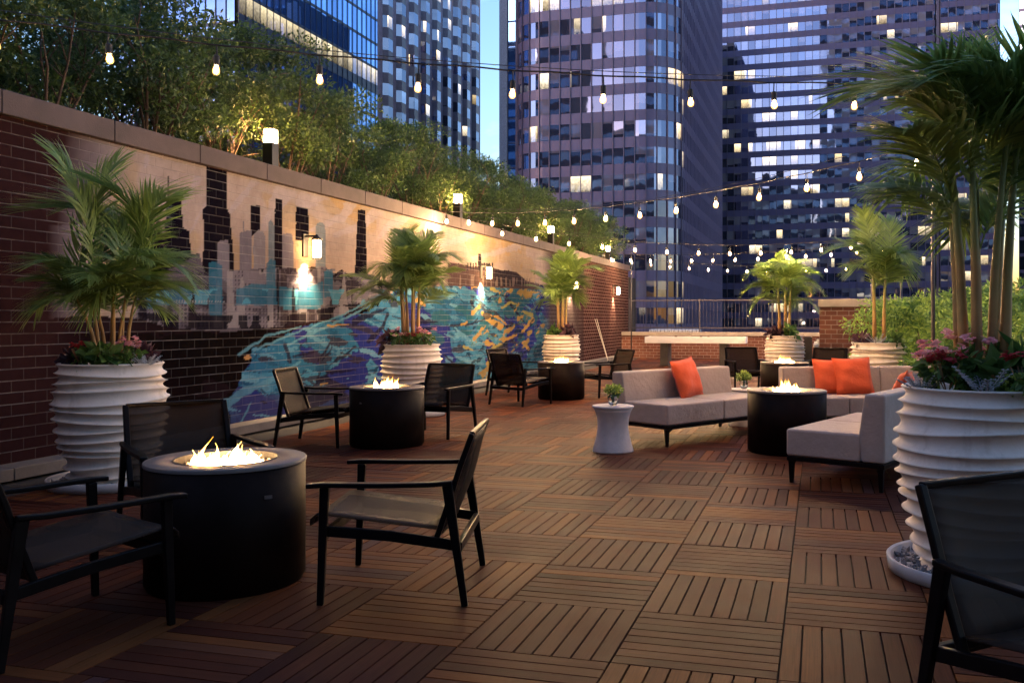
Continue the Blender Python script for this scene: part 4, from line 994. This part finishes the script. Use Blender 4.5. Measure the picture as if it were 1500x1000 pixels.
tmp = bulb_mesh().build('bulb', [M['bulb'], M['bulb_glass']], smooth=True); BM_ = tmp.data; bpy.data.objects.remove(tmp)
BD_ = BM_.copy(); BD_.materials[0] = M['bulb_dim']
string_light('nearest string of bulbs, crossing high over the deck from the near wall', (-2.84, 5.5), (2.03, 6.5), -5.2, 12.5, 8, 2.87, 2.78, 2.82, BD_)
string_light('string of bulbs slanting from the mural wall to the tall grey pole', (-2.2, 15.6), (3.55, 9.3), -.75, 13.22, 13, 2.98, 2.70, 2.90)
string_light('string of bulbs starting on the wall above the third planter palm', (-2.02, 17.2), (5.74, 18.6), -.15, 12.7, 12, 3.04, 2.62, 2.77)
string_light('string of bulbs from the wall end coming nearer towards the hedge', (.566, 26), (6.3, 22), -.15, 13.6, 11, 3.02, 2.84, 2.86)
string_light('farthest string of bulbs, hanging low before the city towers', (1.29, 29.2), (9.75, 28), -.3, 14.8, 14, 3.2, 2.80, 2.93)
def pole(label, X, Z, h):
    o = thing('light_pole', label, 'pole', W(X, Z), 0, 'grey poles holding the string lights')
    b = MB(); b.tube([(0, 0, 0), (0, 0, h)], .020, 10); b.build('shaft', M['pole'], o, smooth=True)
    b = MB(); b.lathe([(.034, h), (.034, h+.02), (.012, h+.04)], 12); b.build('cap', M['pole'], o)
    b = MB(); b.box((0, 0, .008), (.16, .16, .016)); b.build('base_plate', M['pole'], o)
pole('tall grey pole rising behind the sofa, holding the slanting string of bulbs', 3.665, 9.17, 3.33)
pole('grey pole beyond the hedge holding a far string of bulbs', 7.66, 21.05, 2.95)
pole('grey pole behind the slim dark palm, holding a string of bulbs', 6.20, 18.68, 3.0)
pole('thin grey pole in the corner of mural wall and far parapet', 1.84, 28.6, 3.4)
#CITY
SKY_TINT = (1.18, .93, .94, 1); SKY_STR = .15; SUN_STR = .10; EXPO = 3.05
# ------------------------------------------------------------------ city towers
def glassmat(name, tint, refl, lit, dark, blind, lit_col=(1, .72, .36), lit_str=1.0, group=3, tilt=.02, blind_f=.35, litz=None, rough=.02):
    t = NT(name); uv = t.new('ShaderNodeUVMap'); uv.uv_map = 'cell'
    sp = t.new('ShaderNodeSeparateXYZ'); t.l(uv.outputs[0], sp.inputs[0]); x, y = sp.outputs[0], sp.outputs[1]
    fx, fy = t.math('FLOOR', x), t.math('FLOOR', y); lx, ly = t.math('FRACT', x), t.math('FRACT', y)
    def wn(a, b_, k):
        c = t.new('ShaderNodeCombineXYZ'); t.l(a, c.inputs[0]); t.l(b_, c.inputs[1]); c.inputs[2].default_value = k
        n = t.new('ShaderNodeTexWhiteNoise'); n.noise_dimensions = '3D'; t.l(c.outputs[0], n.inputs['Vector']); return n
    r1, r2 = wn(fx, fy, 1.5), wn(fx, fy, 7.5); g = t.math('FLOOR', t.math('DIVIDE', t.math('ADD', x, t.math('MULTIPLY', fy, 1.37)), group)); r3 = wn(g, fy, 3.5); r4 = wn(fx, fy, 12.5)
    v1, v2, v3, v4 = r1.outputs[0], r2.outputs[0], r3.outputs[0], r4.outputs[0]
    # interior: dark room, or a lowered blind down to a random height
    drop = t.math('GREATER_THAN', ly, t.math('SUBTRACT', 1.0, t.math('MULTIPLY', v2, 1.25)))
    isb = t.math('MULTIPLY', t.math('LESS_THAN', v1, blind_f), drop)
    nz = t.noise(5.5, 3, .7, uv.outputs[0])
    base = t.mix(t.math('MULTIPLY', v4, .8), dark, tuple(q*2.2 for q in dark))
    base = t.mix(isb, base, t.mix(v2, tuple(q*.7 for q in blind), blind))
    # lit rooms: grouped by neighbour, brighter under the ceiling, furniture shadow low down
    isl = t.math('LESS_THAN', t.math('ADD', t.math('MULTIPLY', v3, .72), t.math('MULTIPLY', v4, .28)), lit)
    glow = t.ramp(t.math('ADD', t.math('MULTIPLY', ly, .55), t.math('MULTIPLY', nz.outputs[0], .85)), [(.36, (.04,.035,.03)), (.55, (.40,.40,.40)), (.72, (.62,.62,.62)), (.95, (1.2, 1.2, 1.2))])
    col = t.mix(t.math('MULTIPLY', v2, .7), lit_col, (1, .88, .68)); em = t.new('ShaderNodeEmission'); t.l(col, em.inputs[0])
    t.l(t.math('MULTIPLY', t.math('MULTIPLY', glow, t.math('ADD', .35, v1)), lit_str*.26), em.inputs[1])
    df = t.new('ShaderNodeBsdfDiffuse'); t.l(base, df.inputs[0])
    inn = t.new('ShaderNodeMixShader'); t.l(isl, inn.inputs[0]); t.l(df.outputs[0], inn.inputs[1]); t.l(em.outputs[0], inn.inputs[2])
    gl = t.new('ShaderNodeBsdfGlossy'); gl.inputs['Color'].default_value = tint+(1,); gl.inputs['Roughness'].default_value = rough
    ge = t.new('ShaderNodeNewGeometry'); jit = t.new('ShaderNodeVectorMath'); jit.operation = 'SUBTRACT'; t.l(r1.outputs[1], jit.inputs[0]); jit.inputs[1].default_value = (.5, .5, .5)
    sc_ = t.new('ShaderNodeVectorMath'); sc_.operation = 'SCALE'; t.l(jit.outputs[0], sc_.inputs[0]); sc_.inputs['Scale'].default_value = tilt
    n2 = t.new('ShaderNodeTexNoise'); n2.inputs['Scale'].default_value = 1.1; t.l(uv.outputs[0], n2.inputs['Vector']); s2 = t.new('ShaderNodeVectorMath'); s2.operation = 'SUBTRACT'; t.l(n2.outputs[1], s2.inputs[0]); s2.inputs[1].default_value = (.5, .5, .5)
    s3 = t.new('ShaderNodeVectorMath'); s3.operation = 'SCALE'; t.l(s2.outputs[0], s3.inputs[0]); s3.inputs['Scale'].default_value = tilt*.35
    ad = t.new('ShaderNodeVectorMath'); t.l(ge.outputs['Normal'], ad.inputs[0]); t.l(sc_.outputs[0], ad.inputs[1])
    a2 = t.new('ShaderNodeVectorMath'); t.l(ad.outputs[0], a2.inputs[0]); t.l(s3.outputs[0], a2.inputs[1])
    nm = t.new('ShaderNodeVectorMath'); nm.operation = 'NORMALIZE'; t.l(a2.outputs[0], nm.inputs[0]); t.l(nm.outputs[0], gl.inputs['Normal'])
    mx = t.new('ShaderNodeMixShader'); t.l(t.math('MULTIPLY', t.math('ADD', .75, t.math('MULTIPLY', v4, .5)), refl), mx.inputs[0]); t.l(inn.outputs[0], mx.inputs[1]); t.l(gl.outputs[0], mx.inputs[2])
    t.l(mx.outputs[0], t.out.inputs[0]); return t.m
def facade(root, path, z0, z1, fh, bay, m_glass, m_span, m_mull, win=.62, mull=.07, mdep=.16, sdep=.03, first=0, zsill=None):
    # path: plan polyline walked with the outside on its right hand; one window band and one spandrel per storey
    P = [Vector((p[0], p[1], 0)) for p in path]; acc = [0]
    for a, b_ in zip(P, P[1:]): acc.append(acc[-1]+(b_-a).length)
    Nn = []
    for i in range(len(P)):
        d = (P[min(i+1, len(P)-1)]-P[max(i-1, 0)]).normalized(); Nn.append(Vector((d.y, -d.x, 0)))
    def ribbon(name, mat, za, zb, off, fl=None, lip=False):
        V = []; Fq = []; UV = []
        for i, p in enumerate(P):
            q = p+Nn[i]*off; V += [(q.x, q.y, za), (q.x, q.y, zb)]
        for i in range(len(P)-1): Fq.append((2*i, 2*i+2, 2*i+3, 2*i+1))
        if lip:
            b = len(V)
            for i, p in enumerate(P): V += [(p.x, p.y, za), (p.x, p.y, zb)]
            for i in range(len(P)-1): Fq += [(b+2*i, b+2*i+2, 2*i+2, 2*i), (2*i+1, 2*i+3, b+2*i+3, b+2*i+1)]
        o = arr_mesh(name, V, Fq, mat, root)
        if fl is not None:
            ul = o.data.uv_layers.new(name='cell'); uvs = []
            for i in range(len(P)-1):
                a, c = acc[i]/bay, acc[i+1]/bay; uvs += [(a, fl+.02), (c, fl+.02), (c, fl+.98), (a, fl+.98)]
            ul.data.foreach_set('uv', np.array(uvs, np.float32).ravel())
        return o
    n = int((z1-z0)/fh)
    for f in range(n):
        z = z0+f*fh; ribbon('spandrel', m_span, z, z+fh*(1-win), sdep, None, True); ribbon('window_band', m_glass, z+fh*(1-win), z+fh, 0, f+first)
    if mull:
        b = MB(); s = 0
        while s <= acc[-1]+1e-4:
            i = max(k for k in range(len(acc)) if acc[k] <= s+1e-6); i = min(i, len(P)-2); q = (s-acc[i])/(acc[i+1]-acc[i]); p = P[i].lerp(P[i+1], q); nn = Nn[i].lerp(Nn[i+1], q).normalized(); d = Vector((-nn.y, nn.x, 0))
            c = p+nn*(sdep+mdep/2-.03); ang = math.atan2(d.y, d.x); b.box((c.x, c.y, (z0+z1)/2), (mull, mdep, z1-z0), Matrix.Rotation(ang, 3, 'Z')); s += bay
        b.build('mullion_grid', m_mull, root)
def core(root, pts, z0, z1, mat, name='core'):
    b = MB(); n = len(pts); b.add([(x, y, z0) for x, y in pts]+[(x, y, z1) for x, y in pts], [tuple(reversed(range(n))), tuple(range(n, 2*n))]+[(k, (k+1) % n, n+(k+1) % n, n+k) for k in range(n)])
    return b.build(name, mat, root)
def arc(cx, cy, r, a0, a1, n=8): return [(cx+r*math.cos(R(a0+(a1-a0)*k/n)), cy+r*math.sin(R(a0+(a1-a0)*k/n))) for k in range(n+1)]
cm_dark = plain('tower_core', (.02, .019, .024), .8)
# round-cornered office tower in the middle
o = thing('office_tower', 'round-cornered office tower with mauve bands in the middle of the skyline', 'tower', (0, 0, 0))
g1 = glassmat('office_glass', (.56, .64, .95), .31, .225, (.03, .028, .04), (.30, .27, .31), lit_str=1.1, group=3)
m_sp = plain('mauve_spandrel', (.185, .165, .26), .42, .25, .06, .05); m_mu = plain('mauve_mullion', (.20, .17, .22), .4, .4, .05, 1)
UL, UR, VF, VD = -42.2, -18.2, 119.0, 176.0; r = 5.2
path = [(UL, VD-25)]+arc(UL+r, VF+r, r, 180, 270)+arc(UR-r, VF+r, r, 270, 360)
facade(o, path, -26, 64, 3.6, 1.5, g1, m_sp, m_mu, .60, .10, .22)
g1b = glassmat('office_side_glass', (.5, .5, .74), .30, .03, (.03, .027, .05), (.12, .10, .14), lit_str=1.0)
facade(o, [(UR, VF+r), (UR, VD)], -26, 64, 3.6, 1.5, g1b, plain('side_spandrel', (.17, .14, .24), .4, .3, .1, .05), plain('side_fin', (.36, .31, .44), .4, .4, .05, 1), .60, .09, .14)
core(o, [(UL+.3, VD-.3), (UL+.3, VF+r)]+arc(UL+r, VF+r, r-.3, 180, 270)+arc(UR-r, VF+r, r-.3, 270, 360)+[(UR-.3, VD-.3)], -26, 64, cm_dark)
# blue glass slab just beyond it
o = thing('glass_tower', 'plain blue glass slab with a pale edge beside the round-cornered tower', 'tower')
gb = glassmat('deep_blue_glass', (.20, .38, .82), .62, .0, (.02, .055, .17), (.03, .08, .2), lit_str=.5, tilt=.006)
facade(o, [(-49.4, 140), (-38, 140)], -26, 57, 4.0, 1.6, gb, plain('blue_spandrel', (.03, .06, .15), .3, .3, .05, .05), plain('blue_mullion', (.03, .05, .11), .4, .4, .05, 1), .93, .05, .08, .02)
core(o, [(-49.4, 140.3), (-38, 140.3), (-38, 160), (-49.4, 160)], -26, 56.5, cm_dark)
b = MB(); b.box((-50.15, 140.8, 15.5), (1.4, 2.2, 83)); b.build('edge_pier', plain('pale_concrete_edge', (.52, .55, .62), .6), o)
# broad apartment slab on the other side
gA = glassmat('apartment_glass', (.55, .66, 1.0), .37, .215, (.02, .018, .028), (.30, .27, .29), lit_str=1.25, group=2, blind_f=.62)
mA = plain('indigo_spandrel', (.10, .09, .18), .45, .2, .06, .05); mAm = plain('indigo_mullion', (.13, .11, .155), .4, .4, .05, 1)
o = thing('apartment_tower', 'broad indigo apartment tower with bright mirrored windows at its upper corner', 'tower')
facade(o, [(-20.2, 191.5), (22.2, 191.5)], -26, 69, 3.05, 1.45, gA, mA, mAm, .58, .10, .18)
core(o, [(-20.2, 191.8), (22.2, 191.8), (22.2, 212), (-20.2, 212)], -26, 68.5, cm_dark)
o = thing('apartment_tower', 'narrower apartment wing behind the tall near palm, divided off by a deep joint', 'tower')
facade(o, [(23.0, 190.0), (33.4, 190.0), (33.8, 190.4), (33.8, 205)], -26, 69, 3.05, 1.45, gA, mA, mAm, .60, .10, .18, first=40)
core(o, [(23.0, 190.3), (33.5, 190.3), (33.5, 212), (23.0, 212)], -26, 68.5, cm_dark)
b = MB(); b.box((22.6, 190.9, 21), (.5, 1.2, 94)); b.build('joint_pier', mAm, o)
o = thing('glass_tower', 'lower grey glass block at the picture edge beyond the hedge', 'tower')
gE = glassmat('grey_glass', (.62, .70, .85), .45, .15, (.015, .018, .022), (.10, .10, .11), lit_str=1.0)
facade(o, [(41, 175), (75, 175)], -26, 27, 3.6, 1.8, gE, m_sp, m_mu, .6, .1, .2)
core(o, [(41, 175.3), (75, 175.3), (75, 200), (41, 200)], -26, 28, cm_dark)
o = thing('glass_tower', 'slender glass tower catching the sky at the upper picture corner', 'tower')
facade(o, [(45, 230), (90, 214)], -26, 120, 3.8, 1.9, gE, m_sp, m_mu, .8, .1, .2)
core(o, [(45, 230.4), (90, 214.4), (98, 240), (53, 256)], -26, 121, cm_dark)
# blue glass tower beyond the shrubs, its long side running away
o = thing('glass_tower', 'blue glass tower beyond the shrubs with one lit strip of floors', 'tower')
gB = glassmat('blue_glass', (.34, .55, .95), .62, .02, (.05, .13, .36), (.08, .19, .42), lit_str=.7, tilt=.012)
gL = glassmat('lit_floor_glass', (.5, .6, .9), .25, .92, (.02, .02, .03), (.2, .2, .2), (1, .80, .45), .55, 2, .01)
mB = plain('blue_grey_slab', (.035, .045, .085), .4, .3, .05, .05)
for za, zb, gm in ((-26, 38, gB), (38, 42, gL), (42, 82, gB)):
    facade(o, [(-88, 97), (-70.3, 97)], za, zb, 4.0, 1.5, gB if gm is gL else gm, mB, mB, .90, .06, .10, .06, first=int(za)+100)
    facade(o, [(-70, 97.3), (-70, 134)], za, zb, 4.0, 1.5, gm, mB, mB, .90 if gm is gB else .62, .06, .10, .06, first=int(za)+40)
core(o, [(-88, 97.3), (-70.3, 97.3), (-70.3, 134), (-88, 134)], -26, 83, cm_dark)
# brick apartment tower with bay windows, next along
o = thing('apartment_tower', 'lavender brick apartment tower with stacked bay windows behind the blue glass tower', 'tower')
mbk = brickmat('pale_city_brick', 1, (.50, .40, .45), (.42, .335, .385), (.5, .43, .46), .6, .25)
core(o, [(-88, 134.4), (-70.6, 134.4), (-70.6, 182), (-88, 182)], -26, 76, mbk, 'wall')
gK = glassmat('bay_window_glass', (.66, .74, .95), .30, .14, (.04, .045, .07), (.30, .29, .34), lit_str=1.2, group=1, blind_f=.5)
mpan = plain('bay_panel_grey', (.22, .19, .23), .5)
for k in range(9):
    v0 = 137.0+k*5.0; q = [(-70.62, v0), (-69.8, v0+.6), (-69.8, v0+2.2), (-70.62, v0+2.8)]; lev = [-4.0]
    for f in range(20): lev += [-4+f*3.8+1.0, -4+f*3.8+3.0]
    V = [(x_, y_, z_) for z_ in lev for x_, y_ in q]; Fq = []; UV = []; mi = []
    for a in range(len(lev)-1):
        for i in range(3):
            Fq.append((4*a+i, 4*a+i+1, 4*a+5+i, 4*a+4+i)); g = a % 2; f = a//2; mi.append(0 if g else 1); c = k*3+i
            UV += [(c, f+.02), (c+1, f+.02), (c+1, f+.98), (c, f+.98)]
    w = arr_mesh('bay', V, Fq, [gK, mpan], o, mi=mi); ul = w.data.uv_layers.new(name='cell'); ul.data.foreach_set('uv', np.array(UV, np.float32).ravel())
# the city behind the viewpoint, mirrored in the glass facades
md = plain('dark_masonry', (.05, .045, .055), .7, 0, .2, .05)  # even dark masonry colour for the mirrored blocks
gH = glassmat('hotel_glass', (.6, .65, .8), .3, .10, (.015, .014, .02), (.1, .1, .11), lit_str=1.0)
for label, (ua, ub, va, vb, h) in (('tall dark hotel tower behind the viewpoint, mirrored in the apartment windows', (2, 170, -160, -130, 182)), ('low dark block behind the viewpoint, mirrored in the lower windows', (-98, 1, -162, -131, 80)), ('dark tower behind the viewpoint, mirrored in the round-cornered facade', (-180, -99, -165, -130, 134))):
    o = thing('hotel_tower', label, 'tower')
    core(o, [(ua, va), (ub, va), (ub, vb-.4), (ua, vb-.4)], -26, h, md, 'wall')
    facade(o, [(ub, vb), (ua, vb)], -10, h-2, 6.5, 4.0, gH, md, None, .5, 0)

# ------------------------------------------------------------------ sky, sun, camera
SUN_EL, SUN_ROT = 2.2, 205
w = bpy.data.worlds.new("World"); sc.world = w; w.use_nodes = True; nt = w.node_tree; N = nt.nodes
bg = N['Background']; sky = N.new('ShaderNodeTexSky'); sky.sky_type = 'NISHITA'; sky.sun_disc = False
sky.sun_elevation = R(SUN_EL); sky.sun_rotation = R(SUN_ROT); sky.air_density = 1.0; sky.dust_density = .6; sky.ozone_density = 3.0
tc = N.new('ShaderNodeTexCoord'); mp = N.new('ShaderNodeMapping'); mp.inputs['Scale'].default_value = (1, 1, 2.6); nt.links.new(tc.outputs['Generated'], mp.inputs[0])
no = N.new('ShaderNodeTexNoise'); no.inputs['Scale'].default_value = 2.6; no.inputs['Detail'].default_value = 7; no.inputs['Roughness'].default_value = .58; nt.links.new(mp.outputs[0], no.inputs['Vector'])
rp = N.new('ShaderNodeValToRGB'); rp.color_ramp.elements[0].position = .50; rp.color_ramp.elements[1].position = .68; nt.links.new(no.outputs[0], rp.inputs[0])
tint = N.new('ShaderNodeMix'); tint.data_type = 'RGBA'; tint.blend_type = 'MULTIPLY'; tint.inputs[0].default_value = 1; nt.links.new(sky.outputs[0], tint.inputs[6]); tint.inputs[7].default_value = SKY_TINT
cl = N.new('ShaderNodeMix'); cl.data_type = 'RGBA'; nt.links.new(rp.outputs[0], cl.inputs[0]); nt.links.new(tint.outputs[2], cl.inputs[6])
hs = N.new('ShaderNodeMix'); hs.data_type = 'RGBA'; hs.blend_type = 'MULTIPLY'; hs.inputs[0].default_value = 1; nt.links.new(tint.outputs[2], hs.inputs[6]); hs.inputs[7].default_value = (2.3, 2.0, 1.75, 1); nt.links.new(hs.outputs[2], cl.inputs[7])
nt.links.new(cl.outputs[2], bg.inputs[0]); bg.inputs[1].default_value = SKY_STR
L = bpy.data.lights.new('sun', 'SUN'); L.energy = SUN_STR; L.angle = R(20); L.color = (1, .80, .66)
so = bpy.data.objects.new('sun', L); COL.objects.link(so); so.rotation_euler = (R(90-SUN_EL-10), 0, R(180-SUN_ROT))
cd = bpy.data.cameras.new('camera'); cam = bpy.data.objects.new('camera', cd); COL.objects.link(cam); sc.camera = cam
cam.location = (0, 0, H); cam.rotation_euler = (R(90), 0, TH); cd.sensor_width = 36; cd.lens = F/1500*36; cd.shift_x = -(CX-750)/1500; cd.shift_y = -(500-CY)/1500; cd.clip_end = 3000
vs_ = sc.view_settings; vs_.view_transform = 'Standard'; vs_.look = 'None'; vs_.exposure = EXPO; vs_.gamma = 1
cy = sc.cycles; cy.use_denoising = True; cy.max_bounces = 7; cy.diffuse_bounces = 3; cy.glossy_bounces = 4; cy.transparent_max_bounces = 10; cy.sample_clamp_indirect = 6; cy.caustics_reflective = False; cy.caustics_refractive = False
